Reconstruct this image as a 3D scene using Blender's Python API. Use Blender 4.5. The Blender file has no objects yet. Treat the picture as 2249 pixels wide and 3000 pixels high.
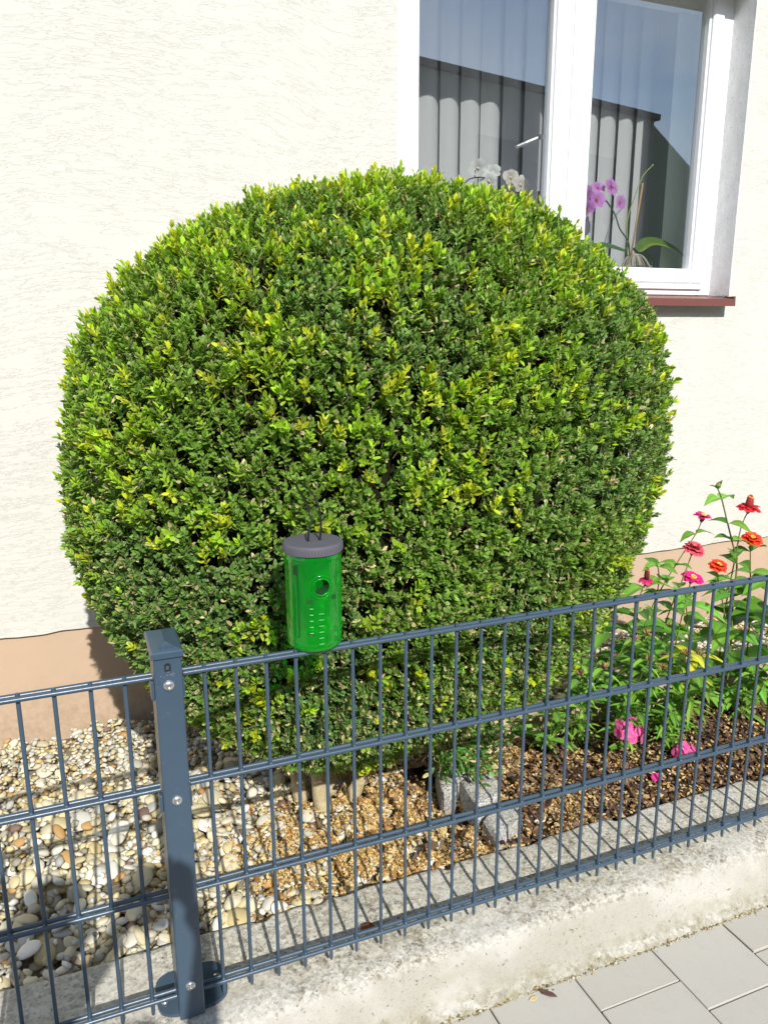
import bpy, math, random
import numpy as np
from mathutils import Vector, Matrix
from math import sin, cos, pi, radians, sqrt, atan2
random.seed(7)
rs = np.random.RandomState(11)
sc = bpy.context.scene
COL = sc.collection

# ------------------------------------------------------------------ camera
cam_d = bpy.data.cameras.new("camera")
cam_d.sensor_fit = 'HORIZONTAL'; cam_d.sensor_width = 36.0
cam_d.lens = 2271.57 / 2249.0 * 36.0
cam_d.clip_start = 0.02; cam_d.clip_end = 600
cam = bpy.data.objects.new("camera", cam_d); COL.objects.link(cam)
_r = Vector((0.9272214, -0.3745047, -0.0026039)); _u = Vector((0.0889760, 0.2135279, 0.9728767)); _f = Vector((0.3637909, 0.9023038, -0.2313096))
cam.matrix_world = Matrix(((_r.x, _u.x, -_f.x, -0.21243), (_r.y, _u.y, -_f.y, -1.16796), (_r.z, _u.z, -_f.z, 1.11979), (0, 0, 0, 1)))
sc.camera = cam

# ------------------------------------------------------------------ light
SUN_EL = radians(37.5); SUN_AZ = radians(2.5)     # light travels towards +y and slightly +x
w = bpy.data.worlds.new("World"); sc.world = w; w.use_nodes = True
nt = w.node_tree; N = nt.nodes; L = nt.links
for n in list(N): N.remove(n)
out = N.new('ShaderNodeOutputWorld'); bg = N.new('ShaderNodeBackground'); sky = N.new('ShaderNodeTexSky')
sky.sky_type = 'NISHITA'; sky.sun_disc = False
sky.sun_elevation = SUN_EL; sky.sun_rotation = pi + SUN_AZ
sky.air_density = 1.0; sky.dust_density = 0.8; sky.ozone_density = 1.0
tc = N.new('ShaderNodeTexCoord'); mp = N.new('ShaderNodeMapping'); mp.inputs['Scale'].default_value = (1, 1, 2.4)
no = N.new('ShaderNodeTexNoise'); no.inputs['Scale'].default_value = 2.6; no.inputs['Detail'].default_value = 7; no.inputs['Roughness'].default_value = .55
cr = N.new('ShaderNodeValToRGB'); cr.color_ramp.elements[0].position = .52; cr.color_ramp.elements[1].position = .75
mx = N.new('ShaderNodeMix'); mx.data_type = 'RGBA'; mx.inputs[7].default_value = (7.5, 7.7, 8.0, 1)
ml = N.new('ShaderNodeMath'); ml.operation = 'MULTIPLY'; ml.inputs[1].default_value = .6
L.new(tc.outputs['Generated'], mp.inputs[0]); L.new(mp.outputs[0], no.inputs['Vector']); L.new(no.outputs['Fac'], cr.inputs[0])
L.new(cr.outputs[0], ml.inputs[0]); L.new(ml.outputs[0], mx.inputs[0]); L.new(sky.outputs[0], mx.inputs[6])
L.new(mx.outputs[2], bg.inputs[0]); bg.inputs[1].default_value = 0.15; L.new(bg.outputs[0], out.inputs[0])
sd = bpy.data.lights.new("sun", 'SUN'); sd.energy = 4.7; sd.angle = radians(.53); sd.color = (1, .965, .90)
sun = bpy.data.objects.new("sun", sd); COL.objects.link(sun)
sdir = Vector((sin(SUN_AZ) * cos(SUN_EL), cos(SUN_AZ) * cos(SUN_EL), -sin(SUN_EL)))
sun.rotation_euler = sdir.to_track_quat('-Z', 'Y').to_euler(); sun.location = (-1, -8, 9)
vs = sc.view_settings; vs.view_transform = 'Standard'; vs.look = 'None'; vs.gamma = 1; vs.exposure = 0.22; vs.use_curve_mapping = False

# ------------------------------------------------------------------ helpers
def tagp(o, label=None, cat=None, group=None, kind=None):
    if label: o['label'] = label
    if cat: o['category'] = cat
    if group: o['group'] = group
    if kind: o['kind'] = kind
    return o
def empty(name, loc=(0, 0, 0), label=None, cat=None, group=None):
    o = bpy.data.objects.new(name, None); COL.objects.link(o); o.location = loc; o.empty_display_size = .05
    return tagp(o, label, cat, group)
def link(name, me, parent=None, loc=None, rot=None, scale=None):
    o = bpy.data.objects.new(name, me); COL.objects.link(o)
    if parent is not None: o.parent = parent
    if loc is not None: o.location = loc
    if rot is not None: o.rotation_euler = rot
    if scale is not None: o.scale = scale
    return o
class MB:
    def __init__(s): s.v = []; s.f = []; s.c = []; s.cur = (1, 1, 1)
    def col(s, c): s.cur = c; return s
    def add(s, vs_, fs):
        b = len(s.v); s.v += [tuple(p) for p in vs_]; s.c += [s.cur] * len(vs_)
        s.f += [tuple(i + b for i in f) for f in fs]; return s
    def box(s, x0, x1, y0, y1, z0, z1, bev=0):
        if bev <= 0:
            P = [(x, y, z) for z in (z0, z1) for y in (y0, y1) for x in (x0, x1)]
            return s.add(P, [(0, 2, 3, 1), (4, 5, 7, 6), (0, 1, 5, 4), (2, 6, 7, 3), (0, 4, 6, 2), (1, 3, 7, 5)])
        b = bev; P = []
        X = (x0, x1); Y = (y0, y1); Z = (z0, z1); idx = {}
        for i in (0, 1):
            for j in (0, 1):
                for k in (0, 1):
                    sx = b if i == 0 else -b; sy = b if j == 0 else -b; sz = b if k == 0 else -b
                    idx[(i, j, k, 0)] = len(P); P.append((X[i], Y[j] + sy, Z[k] + sz))
                    idx[(i, j, k, 1)] = len(P); P.append((X[i] + sx, Y[j], Z[k] + sz))
                    idx[(i, j, k, 2)] = len(P); P.append((X[i] + sx, Y[j] + sy, Z[k]))
        F = []
        for a in range(3):
            o = [q for q in range(3) if q != a]
            for e in (0, 1):
                q = []
                for (m, n) in ((0, 0), (1, 0), (1, 1), (0, 1)):
                    t = [0, 0, 0]; t[a] = e; t[o[0]] = m; t[o[1]] = n; q.append(idx[(t[0], t[1], t[2], a)])
                F.append(q)
        for a in range(3):
            o = [q for q in range(3) if q != a]
            for m in (0, 1):
                for n in (0, 1):
                    t = [0, 0, 0]; t[o[0]] = m; t[o[1]] = n
                    t0 = list(t); t1 = list(t); t1[a] = 1
                    F.append([idx[(*t0, o[0])], idx[(*t1, o[0])], idx[(*t1, o[1])], idx[(*t0, o[1])]])
        for i in (0, 1):
            for j in (0, 1):
                for k in (0, 1): F.append([idx[(i, j, k, 0)], idx[(i, j, k, 1)], idx[(i, j, k, 2)]])
        c = Vector(((x0 + x1) / 2, (y0 + y1) / 2, (z0 + z1) / 2)); G = []
        for f in F:
            p = [Vector(P[q]) for q in f]; n = (p[1] - p[0]).cross(p[2] - p[0]); m = sum(p, Vector()) / len(p)
            G.append(tuple(f) if n.dot(m - c) > 0 else tuple(reversed(f)))
        return s.add(P, G)
    def tube(s, pts, rad, n=8, cap=True):
        pts = [Vector(p) for p in pts]
        if not hasattr(rad, '__len__'): rad = [rad] * len(pts)
        V = []; F = []; up = None
        for i, p in enumerate(pts):
            d = (pts[min(i + 1, len(pts) - 1)] - pts[max(i - 1, 0)]).normalized()
            if up is None: up = Vector((0, 0, 1)) if abs(d.z) < .9 else Vector((1, 0, 0))
            a = d.cross(up).normalized(); b = a.cross(d).normalized(); up = b
            for k in range(n):
                t = 2 * pi * k / n; V.append(p + a * (cos(t) * rad[i]) + b * (sin(t) * rad[i]))
        for i in range(len(pts) - 1):
            for k in range(n):
                k2 = (k + 1) % n; F.append((i * n + k, i * n + k2, (i + 1) * n + k2, (i + 1) * n + k))
        if cap: F.append(tuple(reversed(range(n)))); F.append(tuple(range((len(pts) - 1) * n, len(pts) * n)))
        return s.add(V, F)
    def lathe(s, prof, n=32, c=(0, 0, 0), capb=True, capt=True, axis=None):
        M = Matrix.Identity(3) if axis is None else Vector((0, 0, 1)).rotation_difference(Vector(axis)).to_matrix()
        V = []; F = []
        for r, z in prof:
            for k in range(n):
                t = 2 * pi * k / n; V.append(M @ Vector((r * cos(t), r * sin(t), z)) + Vector(c))
        for i in range(len(prof) - 1):
            for k in range(n):
                k2 = (k + 1) % n; F.append((i * n + k, i * n + k2, (i + 1) * n + k2, (i + 1) * n + k))
        if capb: F.append(tuple(reversed(range(n))))
        if capt: F.append(tuple(range((len(prof) - 1) * n, len(prof) * n)))
        return s.add(V, F)
    def mesh(s, name, mat, smooth=False, color=False):
        me = bpy.data.meshes.new(name); me.from_pydata(s.v, [], s.f)
        if color:
            a = me.color_attributes.new('tint', 'FLOAT_COLOR', 'POINT')
            arr = np.ones((len(s.v), 4), dtype=np.float32); arr[:, :3] = np.array(s.c)[:, :3]; a.data.foreach_set('color', arr.ravel())
        me.materials.append(mat)
        if smooth: me.polygons.foreach_set('use_smooth', [True] * len(me.polygons))
        me.update(); return me
    def build(s, name, mat, parent=None, smooth=False, color=False, loc=None):
        me = s.mesh(name, mat, smooth, color)
        o = link(name, me, parent, loc)
        if smooth == 'auto':
            pass
        return o
def smooth_by_angle(o, ang=35):
    me = o.data
    me.polygons.foreach_set('use_smooth', [True] * len(me.polygons))
    try: me.set_sharp_from_angle(angle=radians(ang))
    except Exception: pass
    return o
def np_mesh(name, V, F, mat, colors=None, smooth=False):
    """V (n,3) float; F (m,k) int, one face size"""
    me = bpy.data.meshes.new(name); m, k = F.shape
    me.vertices.add(len(V)); me.vertices.foreach_set('co', np.ascontiguousarray(V, dtype=np.float32).ravel())
    me.loops.add(m * k); me.loops.foreach_set('vertex_index', np.ascontiguousarray(F, dtype=np.int32).ravel())
    me.polygons.add(m); me.polygons.foreach_set('loop_start', np.arange(0, m * k, k, dtype=np.int32))
    try: me.polygons.foreach_set('loop_total', np.full(m, k, dtype=np.int32))
    except Exception: pass
    if smooth: me.polygons.foreach_set('use_smooth', np.ones(m, dtype=bool))
    if colors is not None:
        a = me.color_attributes.new('tint', 'FLOAT_COLOR', 'POINT')
        arr = np.ones((len(V), 4), dtype=np.float32); arr[:, :3] = colors; a.data.foreach_set('color', arr.ravel())
    me.materials.append(mat); me.update(calc_edges=True); me.validate()
    return me
_h = rs.rand(64, 64, 64).astype(np.float32)
def vnoise(P, scale=1.0, seed=0):
    Q = P * scale + seed * 17.31 + 100.0; i = np.floor(Q).astype(int); f = Q - i; f = f * f * (3 - 2 * f); r = 0
    for dx in (0, 1):
        for dy in (0, 1):
            for dz in (0, 1):
                wgt = (f[:, 0] if dx else 1 - f[:, 0]) * (f[:, 1] if dy else 1 - f[:, 1]) * (f[:, 2] if dz else 1 - f[:, 2])
                r = r + wgt * _h[(i[:, 0] + dx) % 64, (i[:, 1] + dy) % 64, (i[:, 2] + dz) % 64]
    return r

# ------------------------------------------------------------------ material kit
class NT:
    def __init__(s, name):
        s.m = bpy.data.materials.new(name); s.m.use_nodes = True; s.t = s.m.node_tree; s.N = s.t.nodes; s.L = s.t.links
        s.p = s.N['Principled BSDF']; s.out = s.N['Material Output']
    def n(s, t, **k):
        x = s.N.new('ShaderNode' + t)
        for a, b in k.items():
            if a.startswith('_'): setattr(x, a[1:], b)
            else: x.inputs[a.replace('__', ' ')].default_value = b
        return x
    def l(s, a, b): s.L.new(a, b)
    def coord(s, scale=(1, 1, 1), rot=(0, 0, 0), kind='Object', loc=(0, 0, 0)):
        t = s.n('TexCoord'); m = s.n('Mapping'); m.inputs['Scale'].default_value = scale; m.inputs['Rotation'].default_value = rot; m.inputs['Location'].default_value = loc
        s.l(t.outputs[kind], m.inputs[0]); return m.outputs[0]
    def noise(s, vec, scale, detail=4, rough=.5, dist=0, out='Fac'):
        x = s.n('TexNoise'); x.inputs['Scale'].default_value = scale; x.inputs['Detail'].default_value = detail
        x.inputs['Roughness'].default_value = rough; x.inputs['Distortion'].default_value = dist
        if vec is not None: s.l(vec, x.inputs['Vector'])
        return x.outputs[out]
    def ramp(s, fac, stops, interp='LINEAR'):
        x = s.n('ValToRGB'); e = x.color_ramp.elements; x.color_ramp.interpolation = interp
        while len(e) < len(stops): e.new(.5)
        for i, (p, c) in enumerate(stops):
            e[i].position = p; e[i].color = (c, c, c, 1) if not hasattr(c, '__len__') else (*c[:3], 1)
        s.l(fac, x.inputs[0]); return x.outputs[0]
    def mix(s, fac, a, b, mode='MIX'):
        x = s.n('Mix'); x.data_type = 'RGBA'; x.blend_type = mode
        for v, k in ((fac, 0), (a, 6), (b, 7)):
            if hasattr(v, 'is_linked') or isinstance(v, bpy.types.NodeSocket): s.l(v, x.inputs[k])
            elif k == 0: x.inputs[0].default_value = v
            else: x.inputs[k].default_value = (*v[:3], 1)
        return x.outputs[2]
    def math(s, op, a, b=0.0, c=None):
        x = s.n('Math'); x.operation = op
        for v, k in ((a, 0), (b, 1), (c, 2)):
            if v is None: continue
            if isinstance(v, bpy.types.NodeSocket): s.l(v, x.inputs[k])
            else: x.inputs[k].default_value = v
        return x.outputs[0]
    def bump(s, h, dist, strength=1.0, prev=None):
        x = s.n('Bump'); x.inputs['Strength'].default_value = strength; x.inputs['Distance'].default_value = dist
        s.l(h, x.inputs['Height'])
        if prev is not None: s.l(prev, x.inputs['Normal'])
        return x.outputs[0]
    def fin(s, color=None, rough=None, normal=None, spec=None):
        for v, k in ((color, 'Base Color'), (rough, 'Roughness'), (spec, 'Specular IOR Level')):
            if v is None: continue
            if isinstance(v, bpy.types.NodeSocket): s.l(v, s.p.inputs[k])
            elif k == 'Base Color': s.p.inputs[k].default_value = (*v[:3], 1)
            else: s.p.inputs[k].default_value = v
        if normal is not None: s.l(normal, s.p.inputs['Normal'])
        return s.m

def mat_stucco():
    k = NT('white_render'); c = k.coord()
    warp = k.n('TexNoise'); warp.inputs['Scale'].default_value = 1.3; warp.inputs['Detail'].default_value = 1.5; k.l(c, warp.inputs['Vector'])
    sub = k.n('VectorMath'); sub.operation = 'SUBTRACT'; sub.inputs[1].default_value = (.5, .5, .5); k.l(warp.outputs['Color'], sub.inputs[0])
    sca = k.n('VectorMath'); sca.operation = 'MULTIPLY'; sca.inputs[1].default_value = (0, 0, .30); k.l(sub.outputs[0], sca.inputs[0])
    add = k.n('VectorMath'); add.operation = 'ADD'; k.l(c, add.inputs[0]); k.l(sca.outputs[0], add.inputs[1])
    mp = k.n('Mapping'); mp.inputs['Scale'].default_value = (4.5, 4.5, 30); mp.inputs['Rotation'].default_value = (0, radians(-9), 0); k.l(add.outputs[0], mp.inputs[0])
    def groove(vec, scale, wid, msc, lo, hi):
        g = k.noise(vec, scale, 5, .62)
        ln = k.ramp(k.math('ABSOLUTE', k.math('SUBTRACT', g, .5)), [(0, 0), (wid * .4, .6), (wid, 1)])
        return k.math('MAXIMUM', ln, k.ramp(k.noise(add.outputs[0], msc, 4, .6), [(lo, 1), (hi, 0)]))
    mp3 = k.n('Mapping'); mp3.inputs['Scale'].default_value = (6.5, 6.5, 38); mp3.inputs['Rotation'].default_value = (0, radians(-14), 0); mp3.inputs['Location'].default_value = (3, 5, 7); k.l(add.outputs[0], mp3.inputs[0])
    line = groove(mp.outputs[0], 1.2, .010, 4.2, .40, .47)
    line2 = groove(mp3.outputs[0], 1.5, .013, 6.0, .42, .49)
    line = k.math('MULTIPLY', line, line2)
    mp2 = k.n('Mapping'); mp2.inputs['Scale'].default_value = (24, 24, 105); mp2.inputs['Rotation'].default_value = (0, radians(-9), 0); k.l(add.outputs[0], mp2.inputs[0])
    g2 = k.noise(mp2.outputs[0], 1.6, 6, .65)
    fine = k.ramp(g2, [(.30, 0), (.41, 1)])
    m2 = k.ramp(k.noise(c, 2.2, 3, .5), [(.30, .85), (.80, .65)])
    fine = k.math('ADD', k.math('SUBTRACT', 1, m2), k.math('MULTIPLY', fine, m2))
    grain = k.noise(c, 260, 3, .6); soft = k.noise(c, 9, 5, .55)
    h = k.math('ADD', k.math('MULTIPLY', line, .55), k.math('MULTIPLY', fine, .03))
    h = k.math('ADD', h, k.math('MULTIPLY', grain, .32)); h = k.math('ADD', h, k.math('MULTIPLY', soft, 1.2))
    h = k.math('ADD', h, k.math('MULTIPLY', k.noise(mp2.outputs[0], 2.2, 5, .62), .50))
    nb = k.bump(h, .0010, .8)
    col = k.mix(k.noise(c, 2.0, 5, .6), (.585, .575, .525), (.625, .617, .572))
    col = k.mix(k.math('MULTIPLY', k.math('SUBTRACT', 1, line), .05), col, (.46, .45, .38))
    return k.fin(col, .9, nb, .2)
def mat_plinth():
    k = NT('tan_plinth_paint'); c = k.coord()
    h = k.math('ADD', k.noise(c, 18, 6, .6), k.math('MULTIPLY', k.noise(c, 220, 3, .6), .15))
    col = k.mix(k.noise(c, 3.5, 6, .65), (.47, .345, .245), (.53, .395, .285))
    geo = k.n('NewGeometry'); sz = k.n('SeparateXYZ'); k.l(geo.outputs['Position'], sz.inputs[0])
    low = k.ramp(k.math('ADD', k.math('MULTIPLY', sz.outputs['Z'], 3.0), k.math('MULTIPLY', k.noise(c, 7, 6, .7), .9)), [(.35, .75), (.75, 0)])
    col = k.mix(k.math('MULTIPLY', low, k.ramp(k.noise(c, 45, 6, .75), [(.40, .15), (.65, .8)])), col, (.30, .23, .16))
    col = k.mix(k.ramp(k.noise(c, 90, 5, .75), [(.66, 0), (.74, .5)]), col, (.32, .22, .15))
    return k.fin(col, .8, k.bump(h, .003, .6), .25)
def mat_reveal():
    k = NT('grey_weathered_reveal'); c = k.coord((1, 1, .5))
    col = k.mix(k.ramp(k.noise(c, 26, 8, .75), [(.38, 0), (.68, 1)]), (.74, .74, .73), (.88, .88, .87))
    col = k.mix(k.ramp(k.noise(k.coord(), 120, 4, .7), [(.60, 0), (.72, .8)]), col, (.2, .19, .17))
    return k.fin(col, .95, k.bump(k.noise(c, 60, 7, .7), .004, .8), .2)
def mat_paint(name, col, rough=.35, var=.04, bump=.0, spec=.5, coat=0):
    k = NT(name); c = k.coord()
    n = k.noise(c, 14, 5, .6)
    cc = k.mix(n, tuple(x * (1 - var) for x in col), tuple(min(1, x * (1 + var)) for x in col))
    nb = k.bump(k.noise(c, 420, 3, .6), .0004, bump) if bump else None
    m = k.fin(cc, rough, nb, spec)
    if coat: k.p.inputs['Coat Weight'].default_value = coat
    return m
def mat_fence():
    k = NT('anthracite_powder_coat'); c = k.coord()
    col = k.mix(k.noise(c, 25, 5, .6), (.043, .073, .108), (.054, .088, .128))
    dust = k.ramp(k.noise(c, 70, 6, .7), [(.60, 0), (.78, 1)])
    col = k.mix(k.math('MULTIPLY', dust, .22), col, (.26, .28, .30))
    r = k.math('ADD', k.math('MULTIPLY', k.noise(c, 40, 4), .18), .22)
    return k.fin(col, r, k.bump(k.noise(c, 600, 2, .6), .0003, .35), .5)
def mat_concrete(name='kerb_concrete'):
    k = NT(name); c = k.coord()
    vor = k.n('TexVoronoi'); vor.inputs['Scale'].default_value = 210; k.l(c, vor.inputs['Vector'])
    vor2 = k.n('TexVoronoi'); vor2.inputs['Scale'].default_value = 95; k.l(c, vor2.inputs['Vector'])
    geo = k.n('NewGeometry'); sx = k.n('SeparateXYZ'); k.l(geo.outputs['Normal'], sx.inputs[0])
    top = k.ramp(sx.outputs['Z'], [(.55, 0), (.9, 1)])
    hsv = k.n('SeparateColor'); k.l(vor.outputs['Color'], hsv.inputs[0])
    hs2 = k.n('SeparateColor'); k.l(vor2.outputs['Color'], hs2.inputs[0])
    base = k.ramp(hsv.outputs[0], [(0, (.10, .09, .07)), (.22, (.30, .28, .22)), (.5, (.46, .43, .35)), (.8, (.57, .54, .45)), (1, (.68, .65, .56))])
    big = k.ramp(hs2.outputs[0], [(0, (.14, .13, .11)), (.12, (.30, .26, .20)), (.4, (.48, .46, .40)), (1, (.60, .58, .53))])
    agg = k.mix(.5, base, big)
    smooth = k.mix(k.noise(c, 6, 7, .65), (.335, .315, .268), (.455, .435, .38))
    smooth = k.mix(k.ramp(k.noise(c, 170, 4, .7), [(.58, 0), (.72, .7)]), smooth, (.28, .27, .23))
    col = k.mix(top, smooth, agg)
    patch = k.ramp(k.noise(c, 3.2, 4, .6), [(.50, 0), (.60, 1)])
    col = k.mix(k.math('MULTIPLY', patch, .38), col, (.60, .59, .55))
    # dirt and moss low on the face, pits
    pos = k.n('SeparateXYZ'); k.l(geo.outputs['Position'], pos.inputs[0])
    wob = k.math('ADD', pos.outputs['Z'], k.math('MULTIPLY', k.math('SUBTRACT', k.noise(c, 22, 6, .7), .5), .05))
    dirt = k.ramp(k.math('ADD', k.math('MULTIPLY', wob, 10), 1.9), [(.50, 1), (.75, 0)])
    dirt = k.math('MULTIPLY', dirt, k.ramp(k.noise(c, 38, 6, .7), [(.42, 0), (.62, .85)]))
    col = k.mix(dirt, col, (.23, .21, .13))
    pits = k.ramp(k.noise(c, 120, 5, .75), [(.62, 0), (.70, 1)])
    col = k.mix(k.math('MULTIPLY', pits, .8), col, (.09, .085, .06))
    # hairline crack running over the kerb
    cx = k.math('ADD', pos.outputs['X'], k.math('MULTIPLY', k.math('SUBTRACT', k.noise(c, 28, 5, .7), .5), .05))
    crack = k.ramp(k.math('ABSOLUTE', k.math('SUBTRACT', cx, .272)), [(.0006, 1), (.0016, 0)])
    crack = k.math('MULTIPLY', crack, k.ramp(k.noise(c, 14, 3, .6), [(.42, 0), (.56, .8)]))
    col = k.mix(crack, col, (.14, .12, .09))
    st = k.ramp(k.noise(k.coord((1, 2.5, 2.5)), 7, 7, .7), [(.50, 0), (.70, .4)])
    col = k.mix(st, col, (.33, .29, .20))
    h = k.math('ADD', k.math('MULTIPLY', hsv.outputs[1], .5), k.math('MULTIPLY', k.noise(c, 60, 7, .7), 1.0))
    h = k.math('SUBTRACT', h, k.math('MULTIPLY', pits, .8)); h = k.math('SUBTRACT', h, crack)
    return k.fin(col, .92, k.bump(h, .0022, .8), .2)
def mat_paver():
    k = NT('grey_paver'); c = k.coord(); oi = k.n('ObjectInfo')
    a = k.mix(k.noise(c, 9, 6, .6), (.415, .39, .335), (.48, .455, .40))
    a = k.mix(k.math('MULTIPLY', oi.outputs['Random'], .35), a, (.50, .49, .46))
    a = k.mix(k.ramp(k.noise(c, 300, 3, .7), [(.6, 0), (.75, .5)]), a, (.25, .25, .24))
    a = k.mix(k.ramp(k.noise(c, 14, 5, .7), [(.55, 0), (.75, .35)]), a, (.33, .31, .26))
    return k.fin(a, .85, k.bump(k.noise(c, 320, 4, .7), .0008, .6), .25)
def mat_soil(name, a, b):
    k = NT(name); c = k.coord()
    return k.fin(k.mix(k.noise(c, 60, 8, .75), a, b), 1.0, k.bump(k.noise(c, 90, 8, .75), .012, 1), .1)
def mat_tinted(name, rough=.5, spec=.4, trans=0.0, hue=.0, val=.15, bump=None, tscale=(1.2, 1.25, .7), objrand=True, grain=None):
    """colour from the 'tint' attribute (the thing's own colour), small per-object variation"""
    k = NT(name); a = k.n('Attribute'); a.attribute_name = 'tint'; col = a.outputs['Color']
    if objrand:
        oi = k.n('ObjectInfo'); h = k.n('HueSaturation'); k.l(col, h.inputs['Color'])
        k.l(k.math('ADD', k.math('MULTIPLY', oi.outputs['Random'], val * 2), 1 - val), h.inputs['Value'])
        k.l(k.math('ADD', k.math('MULTIPLY', oi.outputs['Random'], hue), .5 - hue / 2), h.inputs['Hue']); col = h.outputs[0]
    if grain:
        c = k.coord(kind='Object'); col = k.mix(k.math('MULTIPLY', k.ramp(k.noise(c, grain[0], 6, .7), [(.4, 0), (.7, 1)]), grain[1]), col, grain[2])
    nb = None
    if bump: nb = k.bump(k.noise(k.coord(), bump[0], 5, .65), bump[1], 1)
    k.fin(col, rough, nb, spec)
    if trans:
        tr = k.n('BsdfTranslucent'); ms = k.n('MixShader'); ms.inputs[0].default_value = trans
        g = k.n('VectorMath'); g.operation = 'MULTIPLY'; g.inputs[1].default_value = tscale
        k.l(col, g.inputs[0]); k.l(g.outputs[0], tr.inputs['Color']); k.l(k.p.outputs[0], ms.inputs[1]); k.l(tr.outputs[0], ms.inputs[2]); k.l(ms.outputs[0], k.out.inputs[0])
    return k.m
def mat_pebble():
    k = NT('river_pebble'); a = k.n('Attribute'); a.attribute_name = 'rnd'; oi = k.n('ObjectInfo')
    r = k.math('FRACT', k.math('ADD', a.outputs['Fac'], k.math('MULTIPLY', oi.outputs['Random'], 7.13)))
    stops = [(0, (.66, .60, .42)), (.14, (.56, .49, .29)), (.26, (.70, .66, .53)), (.38, (.52, .49, .39)), (.50, (.62, .55, .36)), (.60, (.76, .73, .65)), (.70, (.49, .49, .45)), (.79, (.60, .49, .25)), (.87, (.33, .31, .24)), (.935, (.46, .27, .10)), (.97, (.19, .12, .10)), (.985, (.60, .58, .52))]
    col = k.ramp(r, stops, 'CONSTANT')
    c = k.coord(kind='Object'); r2 = k.math('FRACT', k.math('MULTIPLY', r, 37.7))
    n = k.noise(c, 45, 6, .65)
    h = k.n('HueSaturation'); k.l(col, h.inputs['Color']); k.l(k.math('ADD', k.math('MULTIPLY', r2, .4), k.math('ADD', .72, k.math('MULTIPLY', k.math('SUBTRACT', n, .5), .5))), h.inputs['Value'])
    col = h.outputs[0]
    col = k.mix(k.ramp(k.noise(c, 22, 4, .6), [(.52, 0), (.7, .35)]), col, (.50, .36, .16))
    return k.fin(col, .62, k.bump(k.noise(c, 160, 5, .7), .001, .6), .35)
def mat_bark_stem():
    k = NT('boxwood_bark'); c = k.coord((1, 1, .45))
    col = k.mix(k.ramp(k.noise(c, 55, 7, .7), [(.35, 0), (.65, 1)]), (.44, .36, .20), (.62, .53, .33))
    col = k.mix(k.ramp(k.noise(k.coord(), 260, 4, .7), [(.58, 0), (.68, .8)]), col, (.12, .09, .05))
    return k.fin(col, .9, k.bump(k.noise(c, 80, 7, .75), .006, 1), .2)
def mat_granite():
    k = NT('grey_granite'); c = k.coord()
    v = k.n('TexVoronoi'); v.inputs['Scale'].default_value = 330; k.l(c, v.inputs['Vector']); s_ = k.n('SeparateColor'); k.l(v.outputs['Color'], s_.inputs[0])
    col = k.ramp(s_.outputs[0], [(0, (.10, .10, .10)), (.25, (.34, .33, .31)), (.6, (.50, .49, .46)), (1, (.68, .66, .62))])
    col = k.mix(k.ramp(k.noise(c, 22, 5, .6), [(.45, 0), (.7, .4)]), col, (.42, .38, .28))
    return k.fin(col, .85, k.bump(k.noise(c, 90, 8, .75), .005, 1), .3)
def mat_timber():
    k = NT('weathered_timber'); c = k.coord((1.5, 30, 30))
    col = k.mix(k.ramp(k.noise(c, 3, 7, .6, .5), [(.35, 0), (.65, 1)]), (.36, .27, .16), (.56, .46, .31))
    return k.fin(col, .85, k.bump(k.noise(c, 6, 7, .65), .003, 1), .2)
def mat_glass():
    k = NT('window_glass'); tr = k.n('BsdfTransparent'); tr.inputs[0].default_value = (.96, .975, .975, 1)
    gl = k.n('BsdfGlossy'); gl.inputs['Roughness'].default_value = 0.0; gl.inputs[0].default_value = (.92, .96, 1, 1)
    fr = k.n('LayerWeight'); fr.inputs[0].default_value = .5; ms = k.n('MixShader')
    k.l(k.math('ADD', k.math('MULTIPLY', k.math('POWER', fr.outputs['Facing'], 4.0), .85), .165), ms.inputs[0])
    k.l(tr.outputs[0], ms.inputs[1]); k.l(gl.outputs[0], ms.inputs[2]); k.l(ms.outputs[0], k.out.inputs[0]); return k.m
def mat_bottle():
    k = NT('green_clear_plastic'); tr = k.n('BsdfTransparent'); tr.inputs[0].default_value = (.045, .85, .14, 1)
    gl = k.n('BsdfGlossy'); gl.inputs['Roughness'].default_value = .09
    df = k.n('BsdfTranslucent'); df.inputs[0].default_value = (.01, .85, .08, 1)
    d2 = k.n('BsdfDiffuse'); d2.inputs[0].default_value = (.006, .66, .04, 1)
    m0 = k.n('MixShader'); m0.inputs[0].default_value = .5; k.l(df.outputs[0], m0.inputs[1]); k.l(d2.outputs[0], m0.inputs[2])
    m1 = k.n('MixShader'); m1.inputs[0].default_value = .36; k.l(tr.outputs[0], m1.inputs[1]); k.l(m0.outputs[0], m1.inputs[2])
    fr = k.n('LayerWeight'); fr.inputs[0].default_value = .5; m2 = k.n('MixShader')
    k.l(k.math('ADD', k.math('MULTIPLY', k.math('POWER', fr.outputs['Facing'], 3.0), .6), .05), m2.inputs[0])
    k.l(m1.outputs[0], m2.inputs[1]); k.l(gl.outputs[0], m2.inputs[2]); k.l(m2.outputs[0], k.out.inputs[0])
    nb = k.bump(k.noise(k.coord((1, 1, .4)), 55, 3, .5), .002, .7); k.l(nb, gl.inputs['Normal']); return k.m
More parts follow.
